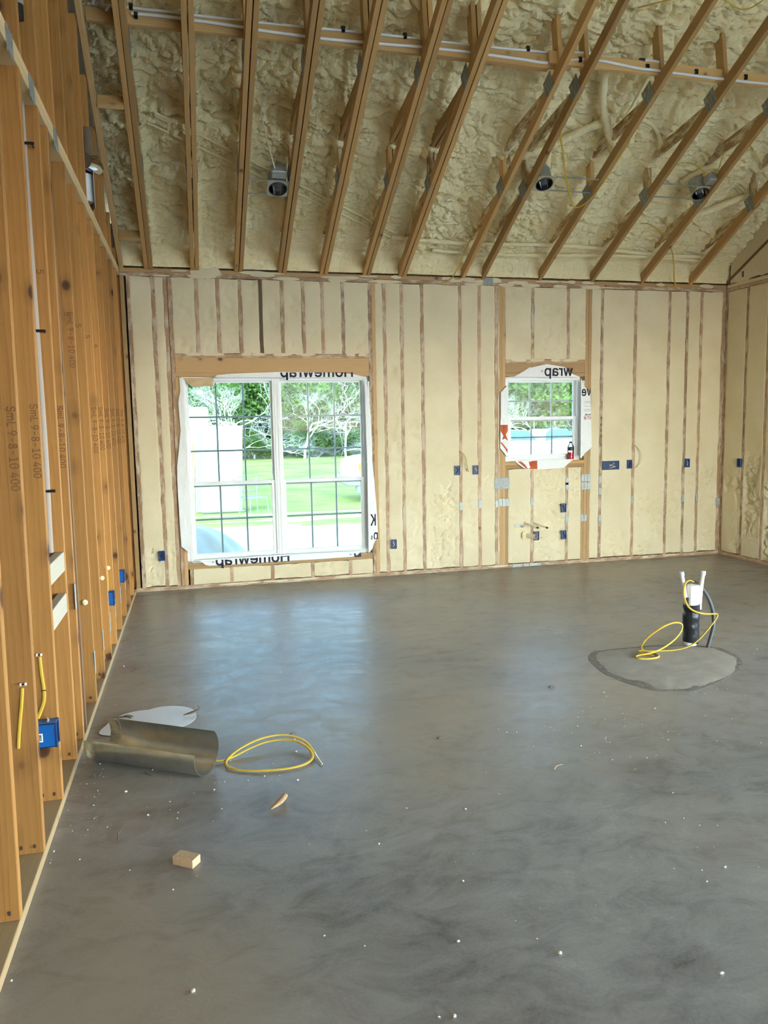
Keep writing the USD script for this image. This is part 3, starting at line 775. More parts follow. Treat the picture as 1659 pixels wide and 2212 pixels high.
p1 = thing('water_pipe', 'white flexible water pipe clipped low on the truss runner', 'pipe')
off = [(x, 0.02 + 0.012 * math.sin(x * 3.1) + 0.012 * math.sin(x * 1.3 + 1)) for x in np.linspace(0.33, 3.3, 22)]
pts = [(x, fy, tz + 0.02 + o) for x, o in off] + [(3.5, fy - 0.02, tz + 0.05), (3.72, fy - 0.042, tz + 0.055)] + [(x, fy - 0.042, tz + 0.025 + 0.012 * math.sin(x * 2.2)) for x in np.linspace(4.0, W - 0.05, 14)]
obj('pipe', tube(smooth_path(pts, 160), 0.0105, 10), 'white_pipe', p1, smooth=True)
for x in (0.36, 3.55, 4.12, 4.55, 5.0):
    clip(p1, x, fy - (0.03 if x > 3.4 else 0.0), tz + 0.05)
p2 = thing('water_pipe', 'second white water pipe lying along the top of the truss runner', 'pipe')
pts = [(x, sy - 0.005 - (0.04 if x > 3.4 else 0), tz + 0.104 + 0.004 * math.sin(x * 4)) for x in np.linspace(0.06, 3.7, 24)]
obj('pipe', tube(smooth_path(pts, 120), 0.0105, 10), 'white_pipe', p2, smooth=True)
for x in (0.10, 0.33, 1.75, 2.2, 3.15):
    clip(p2, x, sy - 0.01, tz + 0.112)
p3 = thing('pipe_stub', 'short white pipe stub with black end on the truss runner', 'pipe')
obj('pipe', tube(smooth_path([(4.09, sy - 0.05, tz + 0.103), (4.2, sy - 0.055, tz + 0.100), (4.31, sy - 0.05, tz + 0.086)], 16), 0.0105, 10), 'white_pipe', p3, smooth=True)
obj('end_cap', tube([(4.06, sy - 0.048, tz + 0.104), (4.10, sy - 0.051, tz + 0.104)], 0.014, 10), 'black_plastic', p3, smooth=40)
p4 = thing('pipe_fitting', 'grey pipe elbow joint at the left end of the truss runner', 'pipe fitting')
obj('elbow', cat(tube(smooth_path([(0.10, fy - 0.01, tz + 0.10), (0.15, fy - 0.02, tz + 0.085), (0.20, fy - 0.01, tz + 0.06)], 14), 0.016, 10), tube([(0.148, fy - 0.02, tz + 0.07), (0.150, fy - 0.02, tz + 0.125)], 0.018, 10)), 'dull_pipe', p4, smooth=40)
obj('clamp_ring', cat(tube([(0.098, fy - 0.01, tz + 0.103), (0.115, fy - 0.013, tz + 0.097)], 0.021, 12), tube([(0.18, fy - 0.017, tz + 0.072), (0.19, fy - 0.013, tz + 0.066)], 0.021, 12)), 'sheet_grey', p4, smooth=40)

# ------------------------------------------------------------------ left stud wall
wl = thing('wall_left', 'open stud wall of golden pine with double top plate, left', kind='structure')
SY = [0.06 - 0.019, -0.31, -0.713, -1.136, -1.569, -1.979, -2.361, -2.772, -3.199, -3.739, -3.981, -4.388, -4.804, -5.207, -5.62] + [-6.03 - 0.406 * k for k in range(15)]
SD = 0.14


def stud_lean(y, z):
    return 0.12 * min(max((-y - 2.3) / 2.1, 0), 1.15) * (z / H0)


for y in SY:
    board(wl, 'stud', (-SD / 2, y + T / 2, T + 0.001), (-SD / 2, y + T / 2 + stud_lean(y, H0), H0), SD, T, 'pine_stud', (1, 0, 0))
bx(wl, 'stud', -SD - 0.02, -0.004, -3.60, -3.60 + 0.03, T, H0, 'pine_dark', 'z', 'thin dark brown stud beside its neighbour')
bx(wl, 'sill_plate', -SD, 0.0, REAR, -0.002, 0.0, T, 'pine_sill', 'y', 'flat pale sill plate on the slab')
bx(wl, 'top_plate', -SD, 0.0, REAR, -0.002, H0, H1, 'pine_plate', 'y')
bx(wl, 'top_plate', -SD, -0.001, REAR, -0.002, H1, H2, 'pine_plate', 'y')
for k in range(29):
    y = -0.23 - 0.3975 * k
    zt = (CH - 0.5 * (y + T)) - 0.005
    if y < -5.9:
        zt = CH + 0.5 * (y + 12.0)
    if zt > H2 + 0.05:
        bx(wl, 'gable_stud', -0.092, -0.002, y, y + T, H2, zt + 0.03, 'pine_stud', 'z')
obj('gable_sheathing', poly([(1.8, 3.08), (-12, 3.08), (-12, 7.4), (-4, 7.4), (1.8, 4.2)], 0.012), 'osb', wl, frame((-0.112, 0, 0), (0, 1, 0), (0, 0, 1), (1, 0, 0)), label='brown sheathing board behind the gable studs')
for (z0, lab) in ((0.937, 'upper whitewashed blocking board between studs'), (0.745, 'lower whitewashed blocking board between studs')):
    bx(wl, 'blocking', -T, -0.001, -4.388 + T + stud_lean(-4.388, z0), -3.982 + stud_lean(-3.981, z0), z0, z0 + 0.089, 'whitewashed', 'y', lab)
for y, z in ((-3.739, 0.70), (-3.199, 0.20), (-2.772, 0.215), (-2.361, 0.225), (-1.979, 0.235), (-1.569, 0.24), (-1.136, 0.26)):
    obj('nail_plate', box(0.0, 0.0028, y + 0.001, y + T - 0.001, z, z + 0.13, 0.0008), 'nail_plate', wl)
for y in (-4.47, -4.06, -3.47):
    obj('nail_plate', cat(*[box(0.0, 0.003, y + 0.019 * j, y + 0.019 * j + 0.018, H0 - 0.03 + 0.012 * (j % 2), H0 + 0.075 - 0.012 * ((j + 1) % 2), 0.0008) for j in range(6)]), 'gang_plate', wl, label='dark toothed nail plate across the top plates')
for y in (-5.207, -4.804, -4.388, -3.981, -3.739, -3.199, -2.772, -2.361):
    for dx in (-0.03, -0.075):
        obj('nail_head', cbox(0.009, 0.003, 0.014, 0.001), 'nail_dark', wl, at(dx, y - 0.0012, T + 0.030))
# stamped marks on the studs' sides, reading downwards
stamp = meshkit.text_mesh('SmL 9-8-10 400', 0.030, 0.0006, False)
sv = np.array(stamp.vertices); sv[:, 0] *= 0.30 / sv[:, 0].max(); stamp = trimesh.Trimesh(sv, stamp.faces, process=False)
for y, z in ((-4.804, 1.67), (-4.388, 1.69), (-3.739, 1.70), (-3.199, 2.22), (-2.361, 1.73), (-1.979, 1.74), (-1.569, 1.74), (-1.136, 1.75), (-0.713, 1.76), (-0.31, 1.76)):
    ez = np.array([0, stud_lean(y, H0), H0]); ez /= np.linalg.norm(ez)
    obj('stamp', stamp, 'stamp_ink', wl, frame((-0.034, y + stud_lean(y, z - T) - 0.0006, z), -ez, (1, 0, 0), np.cross(-ez, (1, 0, 0))))
for y, z in ((-3.981, 2.30), (-3.199, 2.22), (-2.772, 2.21), (-2.361, 2.19), (-1.979, 2.17)):
    obj('stamp', meshkit.text_mesh('5', 0.03, 0.0006, False), 'stamp_ink', wl, frame((-0.045, y - 0.0012 + stud_lean(y, z), z), (0, 0, -1), (1, 0, 0), (0, -1, 0)))
# pipe running up inside the stud wall
vp = thing('wall_pipe', 'dull white plumbing pipe strapped upright between the left wall studs', 'pipe')
pyy, pxx = -4.012, -0.052
obj('pipe', tube(smooth_path([(pxx - 0.004, pyy + 0.03, 1.03), (pxx - 0.002, pyy + 0.03, 1.2), (pxx, pyy + 0.04, 1.5), (pxx - 0.004, pyy + 0.055, 2.0), (pxx - 0.008, pyy + 0.07, 2.6), (pxx - 0.01, pyy + 0.085, H0)], 40), 0.017, 12), 'dull_pipe', vp, smooth=40)
for z in (1.31, 2.02, 2.82):
    yy = pyy - 0.018 + 0.028 * z
    obj('strap', cat(tube([(pxx - 0.026, yy, z), (pxx + 0.040, yy, z)], 0.0065, 8), tube([(pxx + 0.028, yy, z), (pxx + 0.028, yy + 0.05, z)], 0.005, 8)), 'black_plastic', vp, smooth=40)
up_ = thing('vent_pipe', 'white pipe with black collars above the top plate on the left', 'pipe')
uy, ux = -3.87, -0.055
obj('pipe', tube([(ux, uy, 3.42), (ux, uy, 4.9)], 0.024, 14), 'dull_pipe', up_, smooth=40)
obj('collar', tube([(ux, uy, 3.49), (ux, uy, 3.56)], 0.029, 14), 'white_plastic', up_, smooth=40)
obj('black_ring', tube([(ux, uy, 3.565), (ux, uy, 3.59)], 0.030, 14), 'black_plastic', up_, smooth=40)
obj('black_end', tube([(ux, uy, 3.36), (ux, uy, 3.43)], 0.023, 14), 'black_plastic', up_, smooth=40)


# ------------------------------------------------------------------ electrical boxes
def open_box(w, hh, d, t=0.003):
    return cat(box(-w / 2, -w / 2 + t, 0, d, -hh / 2, hh / 2), box(w / 2 - t, w / 2, 0, d, -hh / 2, hh / 2), box(-w / 2, w / 2, 0, d, hh / 2 - t, hh / 2), box(-w / 2, w / 2, 0, d, -hh / 2, -hh / 2 + t), box(-w / 2, w / 2, d - t, d, -hh / 2, hh / 2))


def wall_box(x, z, label, w=0.058, hh=0.098, m=None, seed=0, frm=None):
    t = thing('electrical_box', label, 'electrical box', m=frm if frm is not None else at(x, -0.020, z))
    obj('box', open_box(w, hh, 0.016), 'blue_plastic', t)
    obj('paint_film', cbox(w - 0.008, 0.003, hh - 0.008, 0.001), 'navy_plastic', t, at(0, 0.011, 0))
    r = np.random.default_rng(seed)
    q = [(r.uniform(-w / 4, w / 4), 0.008 - 0.012 * (k % 2), -hh * 0.3 + hh * 0.15 * k) for k in range(5)]
    obj('wire_end', tube(smooth_path(q, 24), 0.0028, 6), 'black_plastic' if seed % 2 else 'bare_cable', t, smooth=True)
    return t


wall_box(0.255, 0.349, 'dark blue outlet box low in the wall left of the large window', seed=1)
wall_box(2.592, 0.335, 'dark blue outlet box low in the wall right of the large window', seed=2)
wall_box(3.300, 1.085, 'left box of the pair under the hanging cable between the windows', seed=3)
wall_box(3.505, 1.084, 'right box of the pair nearest the small window', seed=4)
wall_box(4.535, 0.632, 'blue outlet box highest of those below the small window', seed=5)
wall_box(4.212, 0.338, 'navy outlet box beside the drain pipe below the small window', seed=6)
wall_box(4.540, 0.332, 'navy outlet box low at the right under the small window', seed=7)
wall_box(5.105, 1.085, 'wide four-gang blue box on the wall right of the small window', 0.20, 0.098, seed=8)
wall_box(5.338, 1.090, 'small box just right of the wide four-gang one', seed=9)
wall_box(6.078, 1.082, 'blue box on the back wall nearest the right corner', seed=10)
wall_box(0, 0, 'blue box on the right-hand wall past the corner', seed=11, frm=frame((W - 0.020, -0.318, 1.084), (0, -1, 0), (1, 0, 0), (0, 0, 1)))


def side_box(x0, y, z, w, d, hh, label):
    t = thing('switch_box', label, 'electrical box', m=at(x0, y, z))
    sh = cat(box(0, w, -d, -d + 0.004, 0, hh, 0.001), box(0, w, -0.004, 0, 0, hh, 0.001), box(0, 0.004, -d, 0, 0, hh, 0.001), box(0, w, -d, 0, hh - 0.004, hh, 0.001), box(0, w, -d, 0, 0, 0.004, 0.001))
    obj('box', sh, 'blue_plastic', t)
    obj('rim', cat(box(w - 0.006, w + 0.002, -d - 0.002, -d + 0.005, -0.002, hh + 0.002, 0.001), box(w - 0.006, w + 0.002, -0.006, 0.001, -0.002, hh + 0.002, 0.001)), 'navy_plastic', t)
    return t


sb = side_box(-0.083, -4.3885 + stud_lean(-4.388, 0.29), 0.292, 0.086, 0.062, 0.100, 'bright blue box with barcode sticker on a left wall stud')
lab = obj('barcode_label', box(0.004, 0.034, -0.0632, -0.0622, 0.026, 0.062), 'house_wrap', sb)
obj('barcode', cat(*[box(0.012 + 0.0022 * k, 0.0132 + 0.0022 * k, -0.0636, -0.0631, 0.031, 0.057) for k in range(8)]), 'letter_navy', lab)
obj('cable_clamp', cat(box(0.048, 0.056, -0.04, -0.02, 0.100, 0.108, 0.001), tube([(0.052, -0.03, 0.10), (0.050, -0.035, 0.118)], 0.003, 6)), 'nail_plate', sb)
side_box(-0.060, -1.9795, 0.335, 0.062, 0.05, 0.10, 'blue box farther along the left stud wall, lower one')
side_box(-0.058, -1.1365, 0.335, 0.060, 0.05, 0.10, 'blue box farthest along the left stud wall')


# cables on the left wall
def cable(name, label, pts, r=0.006, flat=0.55, n=60, m='yellow_cable', up=(0, 0, 1), closed=False):
    t = thing(name, label, 'cable')
    obj('sheath', tube(smooth_path(pts, n, closed), r, 8, flat, up=up), m, t, smooth=True)
    return t


def staple(t, x, y, z):
    obj('staple', cat(cbox(0.008, 0.009, 0.011, 0.002).apply_translation([-0.008, 0, 0]), cbox(0.008, 0.009, 0.011, 0.002).apply_translation([0.008, 0, 0])), 'staple_white', t, at(x, y - 0.004, z))
    obj('staple_bridge', cbox(0.018, 0.005, 0.004, 0.001), 'black_plastic', t, at(x, y - 0.005, z))


ca = cable('stapled_cable', 'thin yellow cable stapled to the second stud from the front', [(x, y + stud_lean(-4.804, z), z) for x, y, z in ((-0.038, -4.810, 0.66), (-0.044, -4.812, 0.60), (-0.055, -4.812, 0.52), (-0.064, -4.811, 0.44))], 0.006, 0.55, up=(0, -1, 0))
staple(ca, -0.034, -4.811 + stud_lean(-4.804, 0.675), 0.675)
cb = cable('stapled_cable', 'yellow cable stapled above the bright blue box', [(x, y + stud_lean(-4.388, z), z) for x, y, z in ((-0.054, -4.394, 0.655), (-0.050, -4.396, 0.58), (-0.045, -4.396, 0.50), (-0.052, -4.397, 0.455), (-0.075, -4.40, 0.40))], 0.007, 0.55, up=(0, -1, 0))
staple(cb, -0.055, -4.395 + stud_lean(-4.388, 0.665), 0.665)
obj('staple', cbox(0.02, 0.006, 0.004, 0.001), 'nail_dark', cb, at(-0.046, -4.400 + stud_lean(-4.388, 0.515), 0.515))
cable('stapled_cable', 'short yellow cable dropping into a far box on the left wall', [(-0.04, -1.985, 0.58), (-0.035, -1.99, 0.52), (-0.04, -1.99, 0.43)], 0.006, 0.6)
for y, z in ((-3.199, 0.62), (-2.361, 0.60), (-1.979, 0.60)):
    t = thing('foam_plug', {-3.199: 'pale foam plug in the stud beside the dark thin stud', -2.361: 'pale foam plug in a stud halfway along the left wall', -1.979: 'pale foam plug high beside the short yellow cable'}[y], 'foam plug')
    obj('plug', trimesh.creation.icosphere(2, 0.016).apply_scale([1.0, 0.7, 1.0]), 'foam', t, at(-0.03, y - 0.008 + stud_lean(y, z), z), smooth=True)

# shiny metal duct boot in the gable
db = thing('duct_boot', 'shiny galvanised duct boot poking from the gable studs', 'duct boot')
by, bz = -1.97, 3.40
obj('flange', cat(box(-0.02, 0.035, by - 0.02, by - 0.012, bz - 0.06, bz + 0.20, 0.001), box(-0.02, 0.012, by - 0.012, by + 0.16, bz - 0.06, bz + 0.20, 0.002)), 'galvanised', db)
obj('collar', tube([(-0.02, by - 0.05, bz - 0.03), (0.02, by + 0.03, bz - 0.02), (0.045, by + 0.10, bz - 0.03)], [0.05, 0.06, 0.045], 18, cap=True), 'chrome', db, smooth=40)
obj('wing', box(-0.002, 0.002, -0.02, 0.20, -0.28, 0.02, 0.0005), 'galvanised', db, frame((0.02, by + 0.02, bz - 0.04), (0.96, 0.28, 0), (-0.28, 0.96, 0), (0, 0, 1)))
obj('sleeve', trimesh.creation.cylinder(0.06, 0.18, sections=20), 'house_wrap', db, at(-0.05, by + 0.06, bz - 0.18), smooth=40)


# ------------------------------------------------------------------ recessed light cans in the roof
def can_light(x, y, label, bars_to, jb=(0, 0.11), boxless=False, roll=0.0):
    o = chord_pt(x, y, 0.01)
    t = thing('recessed_light_can', label, 'recessed light', m=frame(o, (1, 0, 0), (0, -c26, s26), (0, -s26, -c26)))
    R = 0.074
    hole = [(R * 1.0 * math.cos(a), R * 1.0 * math.sin(a)) for a in np.linspace(0, 2 * np.pi, 40, endpoint=False)]
    obj('mounting_plate', poly([(-0.088, -0.085), (0.088, -0.085), (0.088, 0.085), (0.030, 0.098), (-0.06, 0.098), (-0.088, 0.085)], 0.002, [hole]), 'galvanised', t)
    prof = [(0.0, -0.15), (0.045, -0.15), (0.060, -0.135), (0.070, -0.07), (0.073, 0.004)]
    m = trimesh.creation.revolve(np.array(prof), sections=36)
    obj('reflector', m, 'chrome', t, smooth=60)
    obj('housing', trimesh.creation.revolve(np.array([(0.0, -0.155), (0.062, -0.155), (0.078, -0.14), (0.078, 0.0)]), sections=30), 'nail_plate', t, smooth=60)
    ring = [(R + 0.004 * math.cos(b), 0.002 + 0.006 * math.sin(b)) for b in np.linspace(0, 2 * np.pi, 9)]
    obj('trim_ring', trimesh.creation.revolve(np.array(ring), sections=40), 'can_dark', t, smooth=60)
    obj('spring', tube([(0.055 * math.cos(a), 0.055 * math.sin(a) * 0.3 - 0.0, -0.035 - 0.02 * math.sin(a)) for a in np.linspace(0.25, math.pi - 0.25, 14)], 0.0035, 6), 'can_dark', t, smooth=True)
    obj('bulb_socket', trimesh.creation.cylinder(0.018, 0.05, sections=16), 'white_plastic', t, at(0, 0, -0.125), smooth=40)
    if not boxless:
        j = obj('junction_box', cbox(0.125, 0.085, 0.075, 0.006), 'nail_plate', t, at(jb[0], jb[1] + 0.035, -0.045))
        obj('box_latch', cat(box(-0.05, 0.05, -0.055, -0.043, 0.0, 0.012, 0.002), box(-0.045, -0.03, -0.06, -0.04, -0.01, 0.02, 0.002), box(0.03, 0.045, -0.06, -0.04, -0.01, 0.02, 0.002)), 'galvanised', j)
    L = bars_to - x
    a0 = 0.088 if L > 0 else -0.088
    for yy in (-0.075, 0.085):
        obj('hanger_bar', box(min(a0 * 0.9, L), max(a0 * 0.9, L), yy - 0.006, yy + 0.006, -0.008, -0.003), 'nail_plate', t)
    return t


can_light(1.387, -0.955, 'shiny recessed light can farthest left, between doubled trusses', 1.142)
can_light(3.726, -1.165, 'chrome recessed light can in the middle of the sloping ceiling', 4.218, boxless=True)
can_light(5.315, -1.165, 'recessed light can farthest right, with grey junction box above', 4.872 - 0.02, jb=(0.045, 0.10))
cable('ceiling_cable', 'thin cream cable curling into the left recessed light', [on_foam(1.30, -1.40, 0.02), on_foam(1.24, -1.32, 0.05), on_foam(1.26, -1.18, 0.08), chord_pt(1.35, -1.10, 0.05)], 0.006, 0.8, m='bare_cable')
cable('ceiling_cable', 'long yellow cable looping down between middle roof trusses', [(3.60, -1.72, 4.02), (3.63, -1.663, 3.93), (3.739, -1.498, 3.834), (3.88, -1.275, 3.723), (4.025, -1.085, 3.60), (4.125, -0.990, 3.545), (4.20, -1.044, 3.57), (4.255, -1.25, 3.69), (4.268, -1.441, 3.80), (4.29, -1.62, 3.92), (4.345, -1.21, 4.00)][:10], 0.0075, 0.6)
cable('ceiling_cable', 'yellow cable arching near the top right of the ceiling', [on_foam(3.95, -2.2, 0.10), on_foam(4.1, -2.32, 0.22), on_foam(4.4, -2.40, 0.30), on_foam(4.65, -2.36, 0.32), on_foam(4.85, -2.5, 0.26), on_foam(4.95, -2.72, 0.2)], 0.007, 0.6)
cable('ceiling_cable', 'short yellow cable end near the top edge of the ceiling', [on_foam(4.15, -2.72, 0.08), on_foam(4.35, -2.66, 0.10), on_foam(4.62, -2.66, 0.06)], 0.007, 0.6)
cable('ceiling_cable', 'yellow cable drooping onto the top plate left of the small window', [on_foam(3.40, -0.46, 0.16), (3.36, -0.40, 3.42), (3.30, -0.22, 3.24), (3.27, -0.06, 3.10), (3.22, -0.018, 3.03), (3.15, -0.014, 3.01)], 0.007, 0.6)
cable('ceiling_cable', 'yellow cable drooping onto the top plate in the right corner', [on_foam(5.05, -0.55, 0.10), (5.25, -0.50, 3.55), (5.50, -0.40, 3.42), (5.70, -0.22, 3.24), (5.82, -0.06, 3.10), (5.88, -0.018, 3.03)], 0.007, 0.6)
cable('ceiling_cable', 'yellow cable entering the junction box of the right light', [on_foam(5.75, -1.28, 0.06), on_foam(5.55, -1.36, 0.10), on_foam(5.42, -1.32, 0.13), chord_pt(5.36, -1.32, 0.06)], 0.006, 0.6)
cable('ceiling_cable', 'short yellow whip left of the right light', [on_foam(5.02, -1.10, 0.08), on_foam(5.15, -1.16, 0.12), chord_pt(5.28, -1.28, 0.08)], 0.006, 0.6)
cable('wall_cable', 'tan cable bowing out of the wall beside the small box', [(5.385, -0.004, 1.315), (5.43, -0.03, 1.275), (5.470, -0.045, 1.20), (5.472, -0.045, 1.13), (5.445, -0.035, 1.08), (5.415, -0.02, 1.045)], 0.007, 0.6, m='bare_cable')
cable('wall_cable', 'yellow cable end hanging above the pair of boxes', [(3.325, -0.002, 1.29), (3.35, -0.03, 1.27), (3.385, -0.04, 1.22), (3.40, -0.035, 1.15), (3.425, -0.02, 1.065)], 0.006, 0.6)

# ------------------------------------------------------------------ plumbing stubs below the small window
dr = thing('drain_stub', 'short cream drain pipe stub poking out of the foam wall', 'pipe')
pts = np.array([(4.08, 0.0, 0.352), (4.155, -0.13, 0.345)])
obj('pipe', tube(pts, 0.027, 20, cap=False), 'cream_pipe', dr, smooth=40)
obj('bore', tube(pts + [0.0003, -0.0005, 0], 0.021, 20), 'patch_rim', dr, smooth=40)
obj('foam_collar', tube([(4.075, 0.002, 0.352), (4.09, -0.022, 0.351)], [0.048, 0.036], 18), 'foam', dr, smooth=40)
for k, (x, z, lab) in enumerate(((4.075, 0.488, 'left water line stub with black cap below the small window'), (4.185, 0.482, 'right water line stub with black cap below the small window'))):
    t = thing('water_stub', lab, 'pipe')
    a, b = np.array([x, 0.0, z + 0.005]), np.array([x + 0.085, -0.13, z - 0.04])
    obj('pipe', tube([a, b], 0.0085, 10), 'cream_pipe', t, smooth=40)
    obj('cap', tube([b, b + (b - a) * 0.12], 0.0105, 10), 'black_plastic', t, smooth=40)


# ------------------------------------------------------------------ windows
def sash(parent, x0, x1, z0, z1, fwid, y, cols, rows, deep, bot=None):
    bot = bot or fwid
    s = obj('sash', cat(box(x0, x0 + fwid, y, y + deep, z0, z1, 0.003), box(x1 - fwid, x1, y, y + deep, z0, z1, 0.003), box(x0 + fwid - 0.001, x1 - fwid + 0.001, y, y + deep, z1 - fwid, z1, 0.003), box(x0 + fwid - 0.001, x1 - fwid + 0.001, y, y + deep, z0, z0 + bot, 0.003)), 'vinyl', parent)
    gx0, gx1, gz0, gz1 = x0 + fwid, x1 - fwid, z0 + bot, z1 - fwid
    yy = y + deep * 0.5
    obj('pane', box(gx0 - 0.004, gx1 + 0.004, yy - 0.0015, yy + 0.0015, gz0 - 0.004, gz1 + 0.004), 'window_glass', s)
    bw = 0.0085
    for k in range(1, cols):
        xx = gx0 + (gx1 - gx0) * k / cols
        obj('muntin', box(xx - bw, xx + bw, yy + 0.004, yy + 0.010, gz0, gz1, 0.001), 'vinyl', s)
    for k in range(1, rows):
        zz = gz0 + (gz1 - gz0) * k / rows
        obj('muntin', box(gx0, gx1, yy + 0.0045, yy + 0.0105, zz - bw, zz + bw, 0.001), 'vinyl', s)


def window(name, x0, x1, z0, z1, mull, meet, rows_up, rows_dn, label, ft=0.040):
    t = thing(name, label, kind='structure')
    y0, y1 = 0.062, 0.145
    obj('window_frame', cat(box(x0, x0 + ft, y0, y1, z0, z1, 0.003), box(x1 - ft, x1, y0, y1, z0, z1, 0.003), box(x0, x1, y0 + 0.001, y1, z1 - ft, z1, 0.003), box(x0, x1, y0 + 0.001, y1, z0, z0 + ft, 0.003)), 'vinyl', t)
    if mull:
        obj('mullion', cat(box(mull[0], mull[1], y0 - 0.002, y1, z0 + 0.02, z1 - 0.02, 0.003), box(mull[0] + 0.022, mull[0] + 0.028, y0 - 0.005, y0, z0 + 0.02, z1 - 0.02), box(mull[1] - 0.028, mull[1] - 0.022, y0 - 0.005, y0, z0 + 0.02, z1 - 0.02)), 'vinyl', t)
        units = [(x0 + ft, mull[0]), (mull[1], x1 - ft)]
    else:
        units = [(x0 + ft, x1 - ft)]
    for a, b in units:
        sash(t, a - 0.004, b + 0.004, meet - 0.026, z1 - ft + 0.004, 0.022, y0 + 0.040, 3, rows_up, 0.03)
        sash(t, a - 0.002, b + 0.002, z0 + ft - 0.004, meet + 0.026, 0.036, y0 + 0.008, 3, rows_dn, 0.03)
        xm = (a + b) / 2
        obj('sash_lock', cat(cbox(0.05, 0.016, 0.010, 0.002), cbox(0.018, 0.012, 0.016, 0.002).apply_translation([0.006, 0, 0.006])), 'vinyl', t, at(xm, y0 + 0.02, meet + 0.030))
    return t


window('window_1', 0.514, 2.345, 0.258, 2.076, (1.382, 1.462), 1.022, 3, 2, 'large white twin double-hung window with muntins')
window('window_2', 3.872, 4.755, 1.154, 2.064, None, 1.612, 2, 2, 'small white double-hung window with muntins, right')

# house wrap folded in around the windows
hw = thing('house_wrap', 'white house wrap folded ragged around the large window, dark reversed lettering', 'house wrap')
fy0 = -0.012


def flap(parent, pts, seed, y=fy0, wr=0.006):
    return obj('flap', wallsheet(pts, y, 0.0012, wr, seed), 'house_wrap', parent, smooth=60)


f1 = flap(hw, [(0.508, 2.066), (0.526, 2.035), (0.499, 1.93), (0.477, 1.825), (0.482, 1.68), (0.487, 1.56), (0.462, 1.38), (0.437, 1.204), (0.433, 0.98), (0.437, 0.70), (0.443, 0.432), (0.49, 0.385), (0.532, 0.358), (0.542, 0.26), (0.548, 0.26), (0.545, 1.0), (0.53, 2.03), (0.52, 2.066)], 1)
f2 = flap(hw, [(2.31, 2.068), (2.335, 2.00), (2.353, 1.898), (2.372, 1.65), (2.377, 1.429), (2.379, 1.19), (2.398, 0.95), (2.408, 0.783), (2.421, 0.55), (2.421, 0.419), (2.38, 0.363), (2.36, 0.30), (2.325, 0.262), (2.318, 0.262), (2.322, 1.2)], 2)
f3 = flap(hw, [(0.827, 2.062), (0.85, 2.085), (0.977, 2.098), (1.2, 2.107), (1.463, 2.115), (1.85, 2.112), (2.184, 2.096), (2.308, 2.066), (2.30, 2.058)], 3, wr=0.004)
f4 = flap(hw, [(0.545, 0.285), (0.60, 0.277), (0.634, 0.262), (0.66, 0.235), (0.699, 0.222), (1.0, 0.222), (1.376, 0.226), (1.8, 0.224), (2.151, 0.228), (2.20, 0.245), (2.225, 0.268), (2.30, 0.284), (1.4, 0.292)], 4, wr=0.003)
obj('jamb_fold', cat(box(0.498, 0.514, -0.01, 0.066, 0.36, 2.06, 0.001), box(2.347, 2.362, -0.010, 0.066, 0.30, 2.02, 0.001), box(0.83, 2.3, -0.008, 0.066, 2.0735, 2.0745), box(0.55, 2.3, -0.008, 0.066, 0.2575, 0.2590)), 'house_wrap', hw)
obj('lettering', on_sheet(lettering('Homewrap', 0.105, 1.462, 2.068, fy0 - 0.006, True, True, zmax=0.40), 0.004, 3), 'letter_navy', f3, label='dark reversed lettering Homewrap cut off at mid height')
obj('lettering', on_sheet(lettering('Homewrap', 0.105, 0.762, 0.224, fy0 - 0.006, True, True, zmax=0.5), 0.003, 4), 'letter_navy', f4, label='dark reversed lettering Homewrap cut off at mid height')
obj('registered_mark', on_sheet(lettering('®', 0.022, 0.728, 0.245, fy0 - 0.006, True, False), 0.003, 4), 'letter_navy', f4)
obj('registered_mark', on_sheet(lettering('®', 0.022, 2.118, 0.240, fy0 - 0.006, True, False), 0.003, 4), 'letter_navy', f4)
obj('lettering', on_sheet(trimesh.intersections.slice_mesh_plane(lettering('p', 0.105, 2.162, 0.222, fy0 - 0.006, True, True, zmax=0.38), [0, 0, 1], [0, 0, 0.222]), 0.003, 4), 'letter_navy', f4)
obj('lettering', on_sheet(lettering('K', 0.115, 2.345, 0.545, fy0 - 0.007, True, True, xs=0.6), 0.006, 2), 'letter_navy', f2)
obj('lettering', on_sheet(cat(lettering('p', 0.10, 2.375, 0.395, fy0 - 0.007, True, True, xs=0.6, zmin=0.05), lettering('s', 0.05, 2.345, 0.40, fy0 - 0.007, True, True, xs=0.6)), 0.006, 2), 'letter_navy', f2)
obj('paper_scrap', wallsheet([(0.535, 2.062), (0.60, 1.985), (0.66, 1.972), (0.74, 1.985), (0.815, 1.978), (0.82, 2.062)], 0.05, 0.002, 0.01, 9), 'kraft', label='torn brown board scrap at the top left of the large window', cat='scrap')

h2 = thing('house_wrap', 'white house wrap torn around the small window, orange blocks and reversed lettering', 'house wrap')
g1 = flap(h2, [(3.884, 2.058), (3.94, 2.062), (3.996, 2.090), (4.06, 2.125), (4.124, 2.163), (4.14, 2.158), (4.317, 2.195), (4.47, 2.172), (4.53, 2.163), (4.58, 2.12), (4.63, 2.085), (4.718, 2.056)], 11, wr=0.007)
g2 = flap(h2, [(3.862, 1.972), (3.848, 1.955), (3.79, 1.897), (3.787, 1.6), (3.784, 1.308), (3.815, 1.27), (3.832, 1.253), (3.850, 1.222), (3.872, 1.222), (3.872, 1.972)], 12)
g3 = flap(h2, [(4.727, 2.045), (4.745, 2.01), (4.769, 1.959), (4.81, 1.91), (4.843, 1.874), (4.855, 1.6), (4.868, 1.297), (4.82, 1.255), (4.779, 1.223), (4.74, 1.175), (4.728, 1.175)], 13)
